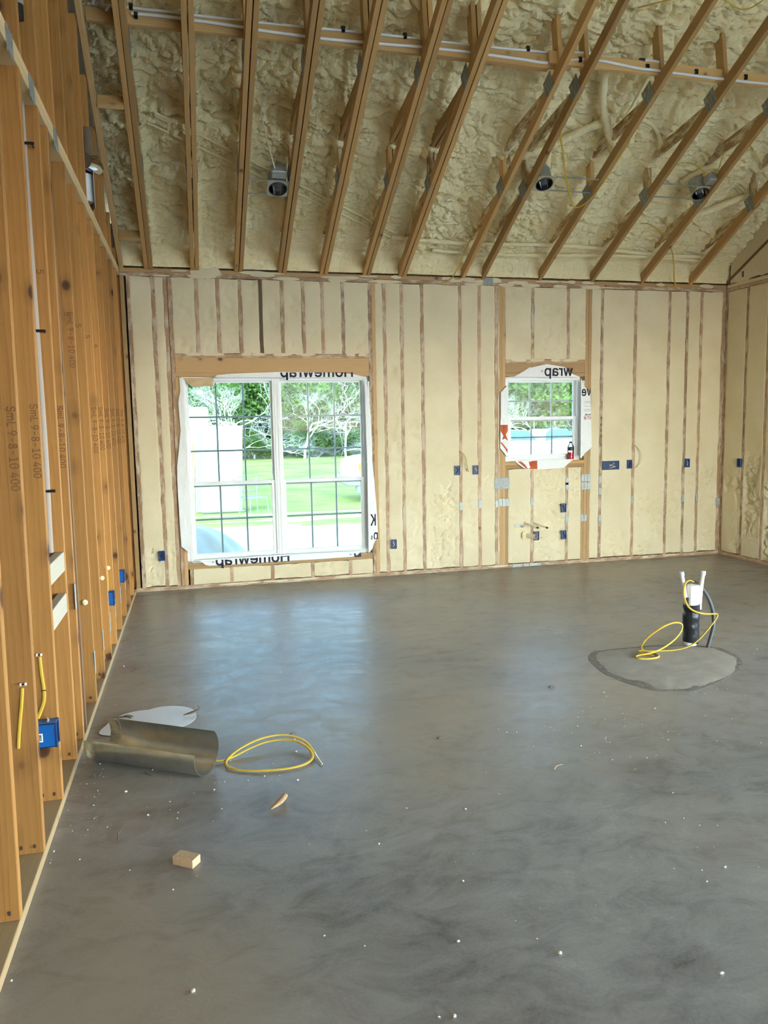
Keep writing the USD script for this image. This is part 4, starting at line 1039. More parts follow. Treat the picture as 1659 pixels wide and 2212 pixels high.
g4 = flap(h2, [(3.935, 1.170), (3.96, 1.160), (4.00, 1.125), (4.052, 1.090), (4.10, 1.072), (4.221, 1.066), (4.40, 1.07), (4.54, 1.077), (4.58, 1.115), (4.63, 1.152), (4.66, 1.168)], 14, wr=0.004)
obj('jamb_fold', cat(box(4.757, 4.775, -0.010, 0.066, 1.2, 2.02, 0.001), box(3.852, 3.872, -0.01, 0.066, 1.22, 1.97, 0.001), box(3.90, 4.70, -0.008, 0.066, 2.063, 2.0645), box(3.94, 4.65, -0.008, 0.066, 1.1535, 1.1545)), 'house_wrap', h2)
obj('lettering', on_sheet(lettering('wrap', 0.105, 4.292, 2.072, fy0 - 0.010, True, True), 0.007, 11), 'letter_navy', g1, label='dark reversed lettering wrap')
obj('registered_mark', on_sheet(lettering('®', 0.026, 4.255, 2.105, fy0 - 0.010, True, False), 0.007, 11), 'letter_navy', g1)
obj('lettering', on_sheet(lettering('e', 0.095, 4.735, 1.855, fy0 - 0.009, True, True, xs=0.8), 0.006, 13), 'letter_navy', g3)
obj('lettering', on_sheet(trimesh.intersections.slice_mesh_plane(lettering('v', 0.095, 4.795, 1.858, fy0 - 0.009, True, True, xs=0.8), [-1, 0, 0], [4.842, 0, 0]), 0.006, 13), 'letter_navy', g3)
obj('small_print', on_sheet(cat(*[box(4.765, 4.85, fy0 - 0.0095, fy0 - 0.009, z, z + 0.004) for z in (1.79, 1.775, 1.74, 1.705, 1.69)]), 0.006, 13), 'letter_grey', g3)
obj('lettering', on_sheet(lettering('tyvek', 0.022, 4.770, 1.640, fy0 - 0.009, True, True), 0.006, 13), 'letter_navy', g3)
obj('lettering', on_sheet(lettering('N TH', 0.036, 4.762, 1.595, fy0 - 0.009, False, True, xs=0.75), 0.006, 13), 'letter_red', g3, label='red capital lettering')


def wpoly(pts, y):
    m = poly(pts, 0.001)
    v = np.array(m.vertices)
    return trimesh.Trimesh(np.stack([v[:, 0], y - v[:, 2], v[:, 1]], 1), m.faces[:, ::1], process=False)


yo = fy0 - 0.0105
obj('logo_block', on_sheet(cat(wpoly([(3.788, 1.555), (3.868, 1.555), (3.868, 1.49), (3.846, 1.45), (3.868, 1.395), (3.868, 1.385), (3.835, 1.41), (3.805, 1.395), (3.82, 1.44), (3.788, 1.49)], yo),
                      wpoly([(3.786, 1.365), (3.80, 1.372), (3.868, 1.29), (3.868, 1.25), (3.84, 1.30)], yo)), 0.006, 12), 'letter_orange', g2, label='orange printed block with white strokes')
obj('logo_block', on_sheet(cat(wpoly([(4.115, 1.163), (4.128, 1.148), (4.150, 1.160), (4.215, 1.162), (4.218, 1.070), (4.11, 1.075), (4.135, 1.09), (4.122, 1.12)], yo),
                      wpoly([(3.985, 1.158), (4.03, 1.158), (4.075, 1.12), (4.105, 1.078), (4.09, 1.078), (4.04, 1.115)], yo)), 0.004, 14), 'letter_orange', g4, label='orange printed block with white strokes')

# bottle on the sill of the small window
bt = thing('drink_bottle', 'clear plastic bottle half full of red drink on the small window sill', 'bottle', m=at(4.635, 0.030, 1.1548))
obj('drink', lathe([(0, 0.002), (0.030, 0.002), (0.034, 0.010), (0.034, 0.085), (0.0, 0.085)], 24), 'red_drink', bt, smooth=50)
obj('bottle_body', lathe([(0.0, 0.0), (0.033, 0.0), (0.036, 0.010), (0.0355, 0.045), (0.034, 0.05), (0.036, 0.055), (0.036, 0.135), (0.030, 0.160), (0.016, 0.180), (0.014, 0.19)], 24), 'clear_plastic', bt, smooth=50)
obj('bottle_label', cat(*[trimesh.creation.revolve(np.array([(0.0365, a), (0.0365, b)]), sections=24) for a, b in ((0.105, 0.118), (0.120, 0.135), (0.137, 0.145))]), 'can_dark', bt, smooth=50)
obj('cap', lathe([(0, 0.205), (0.015, 0.205), (0.016, 0.203), (0.016, 0.185), (0, 0.185)], 20), 'black_plastic', bt, smooth=40)

# ------------------------------------------------------------------ things on the floor
# galvanised pipe length, sprung open along its seam
du = thing('duct_length', 'length of galvanised round duct sprung open along its seam on the floor', 'duct')
A, B = np.array([0.095, -3.905, 0.0]), np.array([0.600, -4.237, 0.0])
ax = (B - A) / np.linalg.norm(B - A)
nn = np.array([-ax[1], ax[0], 0.0])


def duct_shell(L0, L1, r0, r1, th0, th1, n=40, thick=0.0012, crimp=0.0, nl=8):
    th = np.radians(np.linspace(th0, th1, n))
    V = []
    for rr, sgn in ((0, 1), (thick, -1)):
        for i in range(nl + 1):
            t = i / nl
            r = (r0 + (r1 - r0) * t) - rr + crimp * np.cos(np.arange(n) * math.pi) * (1 - t)
            c = A + ax * (L0 + (L1 - L0) * t) + [0, 0, max(r0, r1) + 0.002]
            V.append(c + np.cos(th)[:, None] * r[:, None] * nn * 1.0 + np.sin(th)[:, None] * r[:, None] * np.array([0, 0, 1.0]))
    v = np.vstack(V)
    k = (nl + 1) * n
    f = grid_faces(nl + 1, n)
    f2 = grid_faces(nl + 1, n)[:, ::-1] + k
    i = np.arange(k).reshape(nl + 1, n)
    loop = np.r_[i[:, 0], i[-1, 1:], i[-2::-1, -1], i[0, -2:0:-1]]
    n1 = np.roll(loop, -1)
    f3 = np.vstack([np.stack([loop, loop + k, n1], 1), np.stack([n1, loop + k, n1 + k], 1)])
    return trimesh.Trimesh(v, np.vstack([f, f2, f3]), process=False)


obj('shell', duct_shell(0.05, 0.60, 0.101, 0.103, 163, 408), 'galvanised', du, smooth=50)
obj('crimped_end', duct_shell(-0.01, 0.05, 0.097, 0.100, 165, 405, 120, 0.0012, 0.0022, 3), 'galvanised', du, smooth=False, label='crimped pleated end')
obj('seam_fold', tube([A + ax * t + [0, 0, 0.105] + nn * 0.1035 * math.cos(math.radians(163)) + np.array([0, 0, 0.1035 * math.sin(math.radians(163))]) for t in (0.03, 0.6)], 0.003, 6), 'galvanised', du, smooth=40)
s1 = [(0.07, -3.62), (0.075, -3.50), (0.11, -3.40), (0.18, -3.335), (0.27, -3.315), (0.36, -3.345), (0.42, -3.42), (0.435, -3.52), (0.42, -3.62)]
s2 = [(0.235, -3.42), (0.27, -3.33), (0.34, -3.285), (0.43, -3.29), (0.51, -3.345), (0.545, -3.42), (0.545, -3.52), (0.50, -3.60), (0.42, -3.64), (0.32, -3.62), (0.25, -3.54)]
sh2 = obj('metal_sheet', poly(smooth_path([(a, b, 0) for a, b in s2], 60, True)[:-1, :2], 0.0015), 'sheet_grey', m=at(0, 0, 0.001), label='right-hand pale rounded metal sheet lying behind the duct', cat='sheet')
obj('metal_sheet', poly(smooth_path([(a, b, 0) for a, b in s1], 60, True)[:-1, :2], 0.0015), 'sheet_grey', m=at(0, 0, 0.0035), label='left-hand pale rounded metal sheet overlapping the other behind the duct', cat='sheet')
tw = thing('twig', 'small dark twig lying on the left metal sheet', 'twig', m=at(0.155, -3.415, 0.010))
obj('stem', tube(smooth_path([(-0.045, 0.0, 0.004), (-0.01, 0.005, 0.003), (0.03, -0.01, 0.006), (0.05, -0.02, 0.002)], 16), np.linspace(0.004, 0.006, 16), 6), 'debris_brown', tw, smooth=True)
obj('bark_flake', tube(smooth_path([(0.005, 0.008, 0.006), (0.03, 0.015, 0.006), (0.055, 0.0, 0.002)], 10), 0.005, 6, 0.4), 'debris_brown', tw, smooth=True)
tw = thing('dry_leaf', 'curled brown dry leaf at the edge of the right metal sheet', 'leaf', m=at(0.53, -3.46, 0.008))
obj('blade', tube(smooth_path([(-0.05, -0.01, 0.002), (-0.01, -0.005, 0.008), (0.02, 0.01, 0.012), (0.03, 0.03, 0.01)], 16), [0.004 + 0.010 * math.sin(math.pi * k / 15) for k in range(16)], 8, 0.4), 'debris_brown', tw, smooth=True)
obj('stalk', tube(smooth_path([(0.03, 0.03, 0.01), (0.035, 0.05, 0.015), (0.025, 0.07, 0.02)], 8), 0.002, 5), 'debris_brown', tw, smooth=True)

cl = thing('cable_coil', 'loose coil of yellow cable on the floor beside the duct', 'cable')
pts = [(0.60, -4.10, 0.012), (0.66, -4.125, 0.010), (0.73, -4.09, 0.012), (0.85, -4.03, 0.03), (0.97, -4.02, 0.035), (1.06, -4.10, 0.03), (1.085, -4.21, 0.012), (1.02, -4.275, 0.007), (0.88, -4.285, 0.007), (0.75, -4.25, 0.007), (0.685, -4.185, 0.008), (0.69, -4.12, 0.012),
       (0.75, -4.06, 0.03), (0.86, -4.00, 0.045), (0.98, -3.99, 0.045), (1.07, -4.06, 0.03), (1.10, -4.18, 0.015), (1.118, -4.29, 0.008)]
cp = smooth_path(pts, 220)
obj('sheath', tube(cp[:-14], 0.0075, 8, 0.55), 'yellow_cable', cl, smooth=True)
obj('bare_end', tube(cp[-15:], np.linspace(0.0065, 0.004, 15), 8, 0.6), 'bare_cable', cl, smooth=True, label='stripped cream cable end')
obj('wood_block', cbox(0.088, 0.050, 0.032, 0.002), 'fibreboard', m=at(0.508, -4.953, 0.0165, -0.62), label='small brown rectangular wood offcut on the floor', cat='wood block')
ch = thing('wood_chip', 'curved splinter of reddish wood on the floor', 'wood chip', m=at(0.888, -4.605, 0.008, 0.95))
obj('splinter', tube(smooth_path([(-0.06, 0.012, 0.0), (-0.02, -0.006, 0.012), (0.03, -0.004, 0.016), (0.065, 0.02, 0.004)], 18), [0.004 + 0.013 * math.sin(math.pi * min(1, (k + 1) / 17)) for k in range(18)], 8, 0.55), 'chip_wood', ch, smooth=True)
obj('pale_edge', tube(smooth_path([(-0.058, 0.004, 0.004), (-0.02, -0.016, 0.016), (0.02, -0.014, 0.02)], 12), 0.0035, 6), 'pine_plate', ch, smooth=True)
for k, (x, y, L, rz, lab) in enumerate(((1.03, -3.888, 0.05, 1.0, 'tiny dark leaf scrap above the cable coil'), (1.749, -4.149, 0.035, 0.2, 'tiny dark chip alone on the middle of the floor'), (0.256, -4.666, 0.11, 1.45, 'thin dark twig on the floor near the left wall'),
                                        (2.16, -4.613, 0.07, 0.6, 'thin grey stick near the middle right of the floor'), (2.62, -3.62, 0.04, 0.1, 'dark scrap on the floor left of the cement patch'), (0.33, -4.16, 0.06, 2.2, 'thin wire offcut below the duct'))):
    t = thing('floor_scrap', lab, 'scrap', m=at(x, y, 0.004, rz))
    obj('scrap', tube(smooth_path([(-L / 2, 0, 0), (0, L * 0.08, 0.003), (L / 2, -L * 0.05, 0)], 10), np.linspace(0.0045, 0.0025, 10) * (0.7 if L > 0.05 else 1.4), 6, 0.7), 'debris_brown' if k != 3 else 'chip_wood', t, smooth=True)

# pipe stub standing in the cement patch
st = thing('pipe_stub', 'cluster of capped pipes wrapped in black tape rising from the floor', 'pipe stub', m=at(3.94, -3.10, 0))
ta = np.linspace(0, 1, 22)
m = tube([(0.004 * math.sin(9 * t), 0, 0.02 + 0.275 * t) for t in ta], 0.055 + 0.008 * (meshkit.noise(np.stack([ta * 9, ta * 0, ta * 0], 1), 6) - 0.5), 20)
v = np.array(m.vertices); v[:, :2] *= (1 + 0.09 * (meshkit.noise(v * 45, 3)[:, None] - 0.5) * 2)
obj('black_tape', trimesh.Trimesh(v, m.faces, process=False), 'black_tape', st, smooth=40)
obj('tape_strip', tube([(-0.045, -0.01, 0.27), (-0.043, -0.01, 0.345)], 0.014, 10), 'black_tape', st, smooth=40)
obj('base_pipe', lathe([(0, 0.0), (0.040, 0.0), (0.040, 0.03), (0, 0.03)], 24), 'white_plastic', st, smooth=40)
obj('capped_pipe', lathe([(0, 0.28), (0.041, 0.28), (0.044, 0.30), (0.044, 0.415), (0.038, 0.432), (0, 0.434)], 10), 'white_plastic', st, at(0.0, -0.012, 0), smooth=30)
for s, n0 in ((-1, 'left'), (1, 'right')):
    a, b = np.array([s * 0.040, -0.005 if s < 0 else -0.035, 0.26]), np.array([s * 0.075 - 0.01, 0.0 if s < 0 else -0.03, 0.515])
    q = smooth_path([a, (a + b) / 2 + [s * -0.004, 0, 0], b], 14)
    tp = obj('water_line', tube(q, 0.0125, 12), 'white_pipe', st, smooth=40)
    obj('plug', tube([b + (b - a) * -0.06, b + (b - a) * 0.05], 0.0165, 12), 'sheet_grey', tp, smooth=40)
cd = thing('conduit', 'black flexible conduit bending up beside the taped pipes', 'conduit')
obj('tube', tube(smooth_path([(4.005, -3.20, 0.0), (4.035, -3.19, 0.07), (4.07, -3.17, 0.16), (4.08, -3.14, 0.25), (4.06, -3.12, 0.33), (4.02, -3.10, 0.40), (3.975, -3.09, 0.435)], 40), 0.0125, 12), 'grey_conduit', cd, smooth=40)
obj('conduit_mouth', tube([(3.985, -3.093, 0.430), (3.965, -3.088, 0.442)], 0.0145, 12), 'black_plastic', cd, smooth=40)
yc = cable('floor_cable', 'yellow cable looping from the conduit out over the cement patch',
           [(3.965, -3.088, 0.442), (3.92, -3.10, 0.462), (3.86, -3.13, 0.44), (3.835, -3.16, 0.37), (3.865, -3.18, 0.29), (3.94, -3.19, 0.25), (4.03, -3.19, 0.235), (4.075, -3.20, 0.232), (4.05, -3.215, 0.20), (3.97, -3.23, 0.13), (3.86, -3.24, 0.05), (3.74, -3.22, 0.014), (3.60, -3.20, 0.013), (3.50, -3.19, 0.03), (3.50, -3.21, 0.09),
            (3.58, -3.24, 0.17), (3.70, -3.25, 0.215), (3.755, -3.26, 0.20), (3.73, -3.27, 0.14), (3.62, -3.27, 0.06), (3.50, -3.27, 0.025), (3.415, -3.26, 0.012), (3.395, -3.30, 0.011), (3.46, -3.335, 0.011), (3.55, -3.31, 0.011), (3.565, -3.24, 0.012), (3.52, -3.20, 0.02), (3.47, -3.19, 0.02), (3.50, -3.25, 0.014), (3.52, -3.29, 0.012)], 0.0072, 0.6, 320)

# foam crumbs scattered on the floor
cr = trimesh.creation.icosphere(1, 0.5)
v = np.array(cr.vertices); v *= (0.7 + 0.6 * meshkit.noise(v * 3, 2)[:, None]); v[:, 2] *= 0.55; v[:, 2] -= v[:, 2].min()
g = 'foam crumbs scattered on the floor'
lab_c = 'tiny pale foam crumb lying on the concrete floor'
big = [(0.245, -4.31, 0.016), (0.987, -4.41, 0.015), (1.02, -4.105, 0.016), (1.03, -3.96, 0.015), (0.53, -5.62, 0.017), (1.595, -5.75, 0.016), (2.0, -5.95, 0.018), (1.21, -5.9, 0.014), (1.32, -5.62, 0.014), (1.215, -5.02, 0.012), (1.62, -4.86, 0.012), (1.44, -5.33, 0.012), (0.35, -4.55, 0.012), (0.62, -4.40, 0.012), (3.0, -4.1, 0.012), (2.36, -5.5, 0.014), (2.75, -5.6, 0.014)]
cl_c = [(0.10, -4.25, 0.04, 0.20, 22), (2.6, -4.25, 0.35, 0.25, 50), (3.45, -4.45, 0.22, 0.4, 44), (3.95, -3.2, 0.16, 0.09, 36), (0.85, -4.2, 0.2, 0.12, 16), (0.35, -4.6, 0.25, 0.25, 22), (2.4, -5.1, 0.5, 0.4, 40), (0.1, -1.9, 0.03, 0.9, 18), (1.4, -5.2, 0.6, 0.5, 26), (2.2, -3.0, 1.0, 1.0, 8)]
rc = np.random.default_rng(11)
spots = [(x, y, s * 0.85) for x, y, s in big]
for (x, y, sx, sy_, n) in cl_c:
    for _ in range(n):
        spots.append((np.clip(x + sx * rc.normal(), 0.02, 6.3), min(y + sy_ * rc.normal(), -0.1), float(np.clip(rc.lognormal(-5.4, 0.35), 0.0025, 0.009))))
c0 = None
for (x, y, s) in spots[:295]:
    m_ = at(x, y, 0.0003, rc.uniform(0, 6.28)) @ np.diag([s, s * rc.uniform(0.6, 1.0), s, 1])
    if c0 is None:
        c0 = thing('foam_crumb', lab_c, 'foam crumb', g, m=m_)
        obj('crumb', trimesh.Trimesh(v, cr.faces, process=False), 'crumb', c0, smooth=True)
    else:
        dup(c0, m_)

# ------------------------------------------------------------------ outdoors
GZ = -0.35
obj('lawn', box(-60, 80, 9.5, 120, GZ - 0.2, GZ), 'lawn', label='sunlit green lawn stretching to the tree line', kind='structure')
dv = []
obj('driveway', box(-60, 80, 0.16, 9.6, GZ - 0.2, GZ - 0.005), 'gravel', label='pale gravel drive outside the windows', kind='structure')
obj('yard', cat(box(-60, 80, -60, REAR - 0.1, GZ - 0.2, GZ), box(W + 0.3, 80, REAR - 0.1, 0.15, GZ - 0.2, GZ), box(-60, -4.5, REAR - 0.1, 0.15, GZ - 0.2, GZ)), 'gravel', label='pale gravel yard around the house', kind='structure')
gp = np.random.default_rng(5)
for k in range(14):
    a = np.linspace(0, 2 * np.pi, 24, endpoint=False)
    w, d = gp.uniform(0.8, 2.2), gp.uniform(0.2, 0.45)
    r = 0.6 + 0.8 * meshkit.fbm(np.stack([np.cos(a), np.sin(a), 0 * a + k], -1), 3, k)
    ring = np.stack([w * r * np.cos(a), d * r * np.sin(a), 0 * a], 1)
    obj('grass_patch', dome_patch(ring, 0.015, 4, k, np.zeros(3)), 'lawn', m=at(gp.uniform(-2, 11), gp.uniform(7.2, 9.0), GZ - 0.004), kind='structure', label='thin patch of grass growing into the gravel drive')


def bare_tree(seed, height, spread=0.55, depth=7):
    r = np.random.default_rng(seed)
    ms = []

    def grow(p, d, L, rad, lv):
        n = 4
        pts = [p]
        for _ in range(n):
            d = d + r.normal(0, 0.16, 3) + [0, 0, 0.03]
            d /= np.linalg.norm(d)
            pts.append(pts[-1] + d * L / n)
        ms.append(tube(np.array(pts), np.linspace(rad, rad * 0.68, n + 1), 5 if lv < 2 else 3, cap=False))
        if lv >= depth:
            return
        for _ in range(r.integers(2, 4) if lv else 4):
            q = r.normal(0, 1, 3); q -= q.dot(d) * d; q /= np.linalg.norm(q)
            a = r.uniform(0.35, 0.95) * (1.25 if lv == 0 else 1)
            nd = d * math.cos(a) + q * math.sin(a)
            st_ = pts[r.integers(2, n + 1)] if lv else pts[r.integers(1, n + 1)]
            grow(st_, nd, L * r.uniform(0.62, 0.85), rad * 0.6, lv + 1)

    grow(np.array([0, 0, 0.0]), np.array([0.03, 0, 1.0]), height * 0.27, height * 0.0085, 0)
    return cat(*ms)


def leaf_cloud(seed, w, hgt, n, size):
    r = np.random.default_rng(seed)
    cs = r.normal(0, 1, (26, 3)); cs /= np.linalg.norm(cs, axis=1)[:, None]
    cs = cs * r.uniform(0.3, 0.85, (26, 1)) * [w / 2, w / 2, hgt / 2] + [0, 0, hgt / 2]
    c = cs[r.integers(0, 26, n)]
    q = r.normal(0, 1, (n, 3)); q /= np.linalg.norm(q, axis=1)[:, None]
    p = c + q * (r.uniform(0.2, 1, (n, 1)) ** 0.5) * [w * 0.2, w * 0.2, hgt * 0.2]
    p[:, 2] = np.abs(p[:, 2]) + 0.05
    a = r.normal(0, 1, (n, 3)); a /= np.linalg.norm(a, axis=1)[:, None]
    b = np.cross(a, r.normal(0, 1, (n, 3))); b /= np.linalg.norm(b, axis=1)[:, None]
    s = size * r.uniform(0.6, 1.3, (n, 1))
    vv = np.stack([p - a * s, p + b * s * 0.5, p + a * s, p - b * s * 0.5], 1).reshape(-1, 3)
    i = 4 * np.arange(n)[:, None]
    return trimesh.Trimesh(vv, np.vstack([i + [0, 1, 2], i + [0, 2, 3]]), process=False)


rt_ = np.random.default_rng(21)
bt_lab, bt_grp = 'bare grey-branched tree in the tangle beyond the lawn', 'bare trees beyond the lawn'
trees = []
for k in range(3):
    t = thing('bare_tree', bt_lab, 'tree', bt_grp, m=at([3.2, 9.5, 16.0][k], [36.5, 38.5, 36.0][k], GZ))
    obj('branches', bare_tree(31 + k, [8.0, 7.0, 7.5][k]), 'bark', t, smooth=False)
    trees.append(t)
for k in range(17):
    x, y, s = -4 + 1.9 * k + rt_.uniform(-0.8, 0.8), rt_.uniform(35, 41), rt_.uniform(0.6, 1.1)
    dup(trees[k % 3], at(x, y, GZ, rt_.uniform(0, 6.28)) @ np.diag([s * 1.25, s * 1.25, s, 1]))
sh_lab, sh_grp = 'dense green shrub in the hedge of growth beyond the lawn', 'green shrubs beyond the lawn'
shr = []
for k in range(3):
    t = thing('green_shrub', sh_lab, 'shrub', sh_grp, m=at([-1.0, 6.5, 13.0][k], 45.0, GZ))
    obj('foliage', leaf_cloud(50 + k, 7.0, 8.0, 9000, 0.2), 'leaf', t, kind='stuff')
    obj('stem', tube([(0, 0, 0), (0.1, 0, 1.2), (0, 0.1, 3.0)], [0.15, 0.12, 0.06], 6), 'bark', t)
    shr.append(t)
for k in range(38):
    x = -14 + 1.75 * k + rt_.uniform(-0.8, 0.8)
    y = 42 + (k % 3) * 4 + rt_.uniform(-1, 1)
    s = rt_.uniform(0.75, 1.2) * (1.0 + 0.25 * (k % 3))
    dup(shr[k % 3], at(x, y, GZ, rt_.uniform(0, 6.28)) @ np.diag([s, s, s, 1]))
for k in range(16):
    dup(shr[k % 3], at(-6 + 2.6 * k + rt_.uniform(-0.8, 0.8), 40.5 + rt_.uniform(-1.0, 1.0), GZ, rt_.uniform(0, 6.28)) @ np.diag([0.5, 0.5, rt_.uniform(0.22, 0.4), 1]), 'low bushy green shrub along the far edge of the lawn', 'low shrubs at the edge of the lawn')
# trees to the right that shade the lawn
for k, (x, y, s) in enumerate(((-7.0, 9.0, 1.0), (-6.0, 13.5, 1.1), (-8.0, 18.0, 1.15), (-6.5, 24.0, 1.2), (-10.0, 15.0, 0.9))):
    dup(trees[k % 3], at(x, y, GZ, 1.3 * k) @ np.diag([s * 1.3, s * 1.3, s, 1]), 'tall bare tree at the side of the lawn, shading the grass', 'bare trees at the side of the lawn')
    if k < 4:
        dup(shr[k % 3], at(x - 3.0, y + 1.5, GZ, k) @ np.diag([0.5, 0.5, 0.7, 1]), 'leafy shrub at the side of the lawn, shading the grass', 'shrubs at the side of the lawn')

# pale glass panels on a rack, trailer behind
rk = thing('glass_rack', 'rack of tall pale glass panels leaning outside the large window', 'glass rack', m=at(0.92, 10.0, 0))
tl = math.radians(7)
for k in range(3):
    obj('glass_panel', cbox(0.92, 0.012, 1.93, 0.003), 'pane_pale', rk, frame((0.28 - 0.05 * k, 0.06 * k, 0.66), (1, 0, 0), (0, math.cos(tl), -math.sin(tl)), (0.05, math.sin(tl), math.cos(tl))))
obj('rack_frame', cat(*[tube([a, b], 0.02, 8) for a, b in (((-0.2, -0.1, -0.31), (0.75, -0.1, -0.31)), ((-0.2, 0.5, GZ), (-0.1, 0.25, 1.5)), ((0.7, 0.5, GZ), (0.6, 0.25, 1.5)), ((-0.1, 0.25, 1.5), (0.6, 0.25, 1.5)))]), 'truck_grey', rk, smooth=40)
tr = thing('box_trailer', 'white box trailer parked behind the glass rack', 'trailer', m=at(-0.35, 12.2, 0))
obj('body', box(-1.6, 1.35, 0, 3.6, 0.05, 2.10, 0.04), 'truck_white', tr)
obj('side_trim', box(-1.62, 1.37, -0.02, 0.0, 0.05, 0.35, 0.005), 'blue_plastic', tr)
for xx in (-0.9, 0.6):
    obj('wheel', trimesh.creation.cylinder(0.33, 0.2, sections=24).apply_transform(trimesh.transformations.rotation_matrix(math.pi / 2, [1, 0, 0])), 'tyre', tr, at(xx, 0.15, GZ + 0.33), smooth=40)
bl = thing('timber_stack', 'upright tan timber offcuts leaning beside the glass rack', 'timber', m=at(0.55, 10.25, GZ))
for k in range(4):
    board(bl, 'plank', (0.05 * k - 0.05, 0.02 * k, 0.0), (0.04 * k + 0.02, 0.25, 1.75 - 0.1 * k), 0.045, 0.03, 'pine_plate', (1, 0, 0))
# chair
cs_ = thing('metal_chair', 'wire metal garden chair standing on the grass outside', 'chair', m=at(1.83, 9.2, GZ, 0.5))
obj('seat', cat(*[tube([(-0.22, y, 0.40), (0.22, y, 0.40)], 0.01, 6) for y in np.linspace(-0.2, 0.2, 6)]), 'truck_grey', cs_)
obj('backrest', cat(*[tube([(-0.22, 0.2 + 0.02 * k, 0.42 + 0.11 * k), (0.22, 0.2 + 0.02 * k, 0.42 + 0.11 * k)], 0.01, 6) for k in range(5)]), 'truck_grey', cs_)
for sx in (-1, 1):
    for sy2 in (-1, 1):
        obj('leg', tube([(0.21 * sx, 0.19 * sy2, 0.40 if sy2 < 0 else 0.86), (0.21 * sx, 0.19 * sy2, 0.40), (0.24 * sx, 0.23 * sy2, 0.0)], 0.013, 6), 'truck_grey', cs_)
# tarpaulin mound close to the window
a = np.linspace(0, 2 * np.pi, 48, endpoint=False)
V, Fm = [[0, 0, 0.62]], []
for i in range(1, 13):
    t = i / 12
    rr = t * (1 + 0.12 * np.sin(3 * a + 1) + 0.06 * np.sin(9 * a))
    hh = 0.62 * (1 - t ** 2.4) + 0.05 * (meshkit.noise(np.stack([rr * np.cos(a) * 5, rr * np.sin(a) * 5, 0 * a], -1), 4) - 0.5) * (1 - t)
    V += list(np.stack([rr * np.cos(a) * 0.85, rr * np.sin(a) * 0.75, np.maximum(hh, 0)], 1))
for j in range(48):
    Fm.append([0, 1 + j, 1 + (j + 1) % 48])
for i in range(11):
    for j in range(48):
        p, q = 1 + i * 48 + j, 1 + i * 48 + (j + 1) % 48
        Fm += [[p, p + 48, q], [q, p + 48, q + 48]]
obj('covered_pile', trimesh.Trimesh(np.array(V), np.array(Fm), process=False), 'tarp', smooth=True, m=at(0.42, 3.0, GZ - 0.005), label='pile under a grey tarpaulin just outside the large window', cat='covered pile')
for k in range(10):
    o = thing('fallen_leaf', 'orange fallen leaf on the gravel below the large window', 'leaf', 'orange leaves on the gravel', m=at(2.35 + 0.06 * (k % 5) + 0.02 * (k // 5), 2.4 + 0.08 * (k // 5) + 0.03 * (k % 3), GZ + 0.012, k * 1.1))
    obj('blade', lathe([(0, -0.008), (0.03, -0.004), (0.04, 0.004), (0.02, 0.010), (0, 0.010)], 7), 'leaf_orange', o, smooth=True)

# white pickup parked across the drive, nose to the left
pk = thing('pickup_truck', 'white pickup truck parked outside, nose visible in the large window', 'truck', m=at(4.42, 11.0, GZ))
side = [(0.05, 0.55), (0.0, 0.75), (0.05, 1.02), (0.35, 1.12), (1.55, 1.22), (1.75, 1.24), (5.6, 1.24), (5.7, 1.1), (5.7, 0.55), (5.0, 0.5), (4.9, 0.78), (4.6, 0.92), (4.3, 0.78), (4.2, 0.48), (1.55, 0.45), (1.45, 0.75), (1.15, 0.90), (0.85, 0.78), (0.70, 0.5)]
obj('body', poly(side, 1.8), 'truck_white', pk, frame((0, 1.8, 0), (1, 0, 0), (0, 0, 1), (0, -1, 0)))
obj('cab', poly([(2.0, 1.24), (2.65, 1.74), (2.85, 1.80), (4.0, 1.80), (4.15, 1.72), (4.25, 1.24)], 1.6), 'truck_white', pk, frame((0, 1.7, 0), (1, 0, 0), (0, 0, 1), (0, -1, 0)))
obj('side_window', poly([(2.35, 1.28), (2.75, 1.66), (2.9, 1.72), (3.95, 1.72), (4.05, 1.28)], 1.62), 'truck_glass', pk, frame((0, 1.71, 0), (1, 0, 0), (0, 0, 1), (0, -1, 0)))
obj('bumper', cat(box(-0.12, 0.35, -0.06, 1.86, 0.42, 0.62, 0.03), box(0.1, 0.6, -0.03, 0.2, 0.22, 0.44, 0.03)), 'truck_grey', pk)
obj('turn_signal', box(0.16, 0.30, -0.025, 0.02, 0.80, 0.98, 0.01), 'amber', pk)
obj('headlamp', box(0.02, 0.15, -0.02, 0.5, 0.80, 0.98, 0.01), 'pane_pale', pk)
for xx in (1.15, 4.6):
    for yy in (0.1, 1.6):
        obj('wheel', trimesh.creation.cylinder(0.36, 0.24, sections=28).apply_transform(trimesh.transformations.rotation_matrix(math.pi / 2, [1, 0, 0])), 'tyre', pk, at(xx, yy, 0.36), smooth=40)

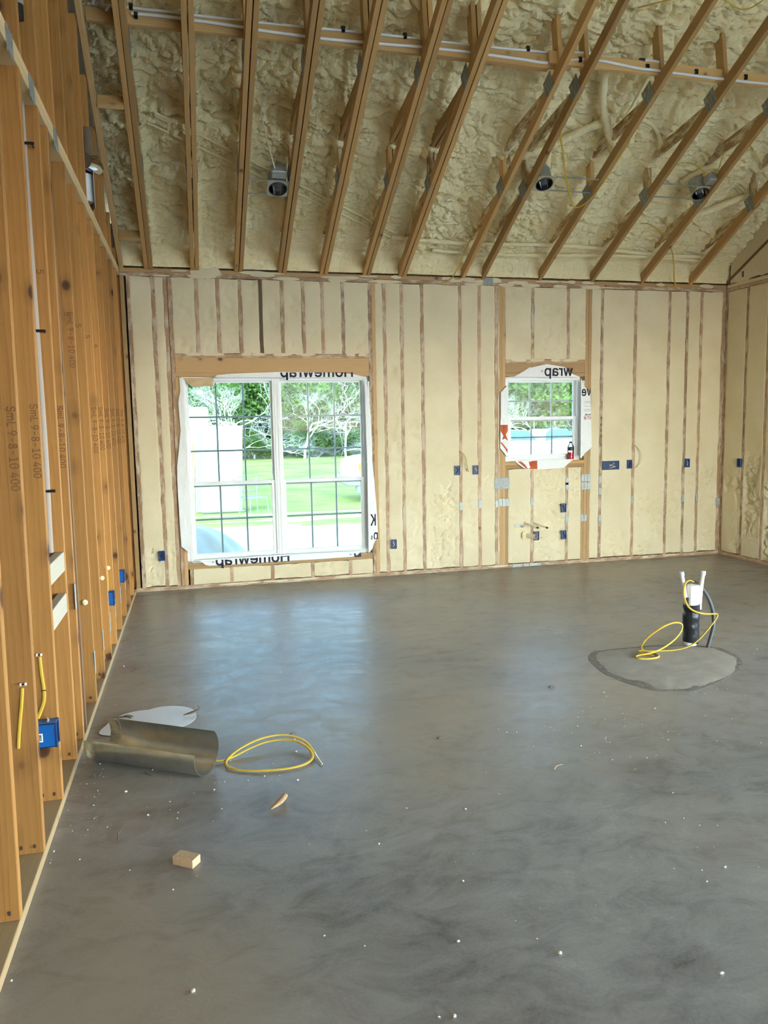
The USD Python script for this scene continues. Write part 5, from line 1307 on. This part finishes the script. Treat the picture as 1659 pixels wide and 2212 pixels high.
# white cars parked farther off, facing the house
def car(x, y, label, sticker):
    t = thing('parked_car', label, 'car', m=at(x, y, GZ))
    sec = [(-0.90, 0.35), (-0.92, 0.80), (-0.84, 1.00), (-0.60, 1.06), (0.60, 1.06), (0.84, 1.00), (0.92, 0.80), (0.90, 0.35)]
    obj('body', poly(sec, 4.3), 'truck_white', t, frame((0, 4.3, 0), (1, 0, 0), (0, 0, 1), (0, -1, 0)))
    obj('hood', poly([(-0.8, 1.0), (-0.72, 1.10), (-0.3, 1.17), (0.3, 1.17), (0.72, 1.10), (0.8, 1.0)], 1.2), 'truck_white', t, frame((0, 1.25, 0), (1, 0, 0), (0, 0, 1), (0, -1, 0)))
    obj('roof', poly([(-0.78, 1.05), (-0.66, 1.45), (-0.45, 1.60), (0.45, 1.60), (0.66, 1.45), (0.78, 1.05)], 1.9), 'truck_white', t, frame((0, 3.6, 0), (1, 0, 0), (0, 0, 1), (0, -1, 0)))
    th = math.radians(55)
    obj('windscreen', poly([(-0.76, 0.0), (-0.62, 0.42), (-0.40, 0.60), (0.40, 0.60), (0.62, 0.42), (0.76, 0.0)], 0.03), 'truck_glass', t, frame((0, 1.30, 1.08), (1, 0, 0), (0, math.cos(th), math.sin(th)), (0, -math.sin(th), math.cos(th))))
    if sticker:
        obj('sticker', box(-0.58, -0.34, 0.16, 0.28, 0.031, 0.036), 'sticker_yellow', t, frame((0, 1.30, 1.08), (1, 0, 0), (0, math.cos(th), math.sin(th)), (0, -math.sin(th), math.cos(th))))
    for sx in (-1, 1):
        obj('headlamp', box(sx * 0.70 - 0.14, sx * 0.70 + 0.14, -0.02, 0.05, 0.74, 0.88, 0.01), 'pane_pale', t)
        obj('wheel', trimesh.creation.cylinder(0.32, 0.2, sections=24).apply_transform(trimesh.transformations.rotation_matrix(math.pi / 2, [0, 1, 0])), 'tyre', t, at(sx * 0.80, 0.85, 0.32), smooth=40)
        obj('wheel', trimesh.creation.cylinder(0.32, 0.2, sections=24).apply_transform(trimesh.transformations.rotation_matrix(math.pi / 2, [0, 1, 0])), 'tyre', t, at(sx * 0.80, 3.5, 0.32), smooth=40)


car(13.95, 21.0, 'white car with yellow windscreen sticker seen through the small window', True)
car(16.6, 22.5, 'white car parked right of the stickered one, through the small window', False)
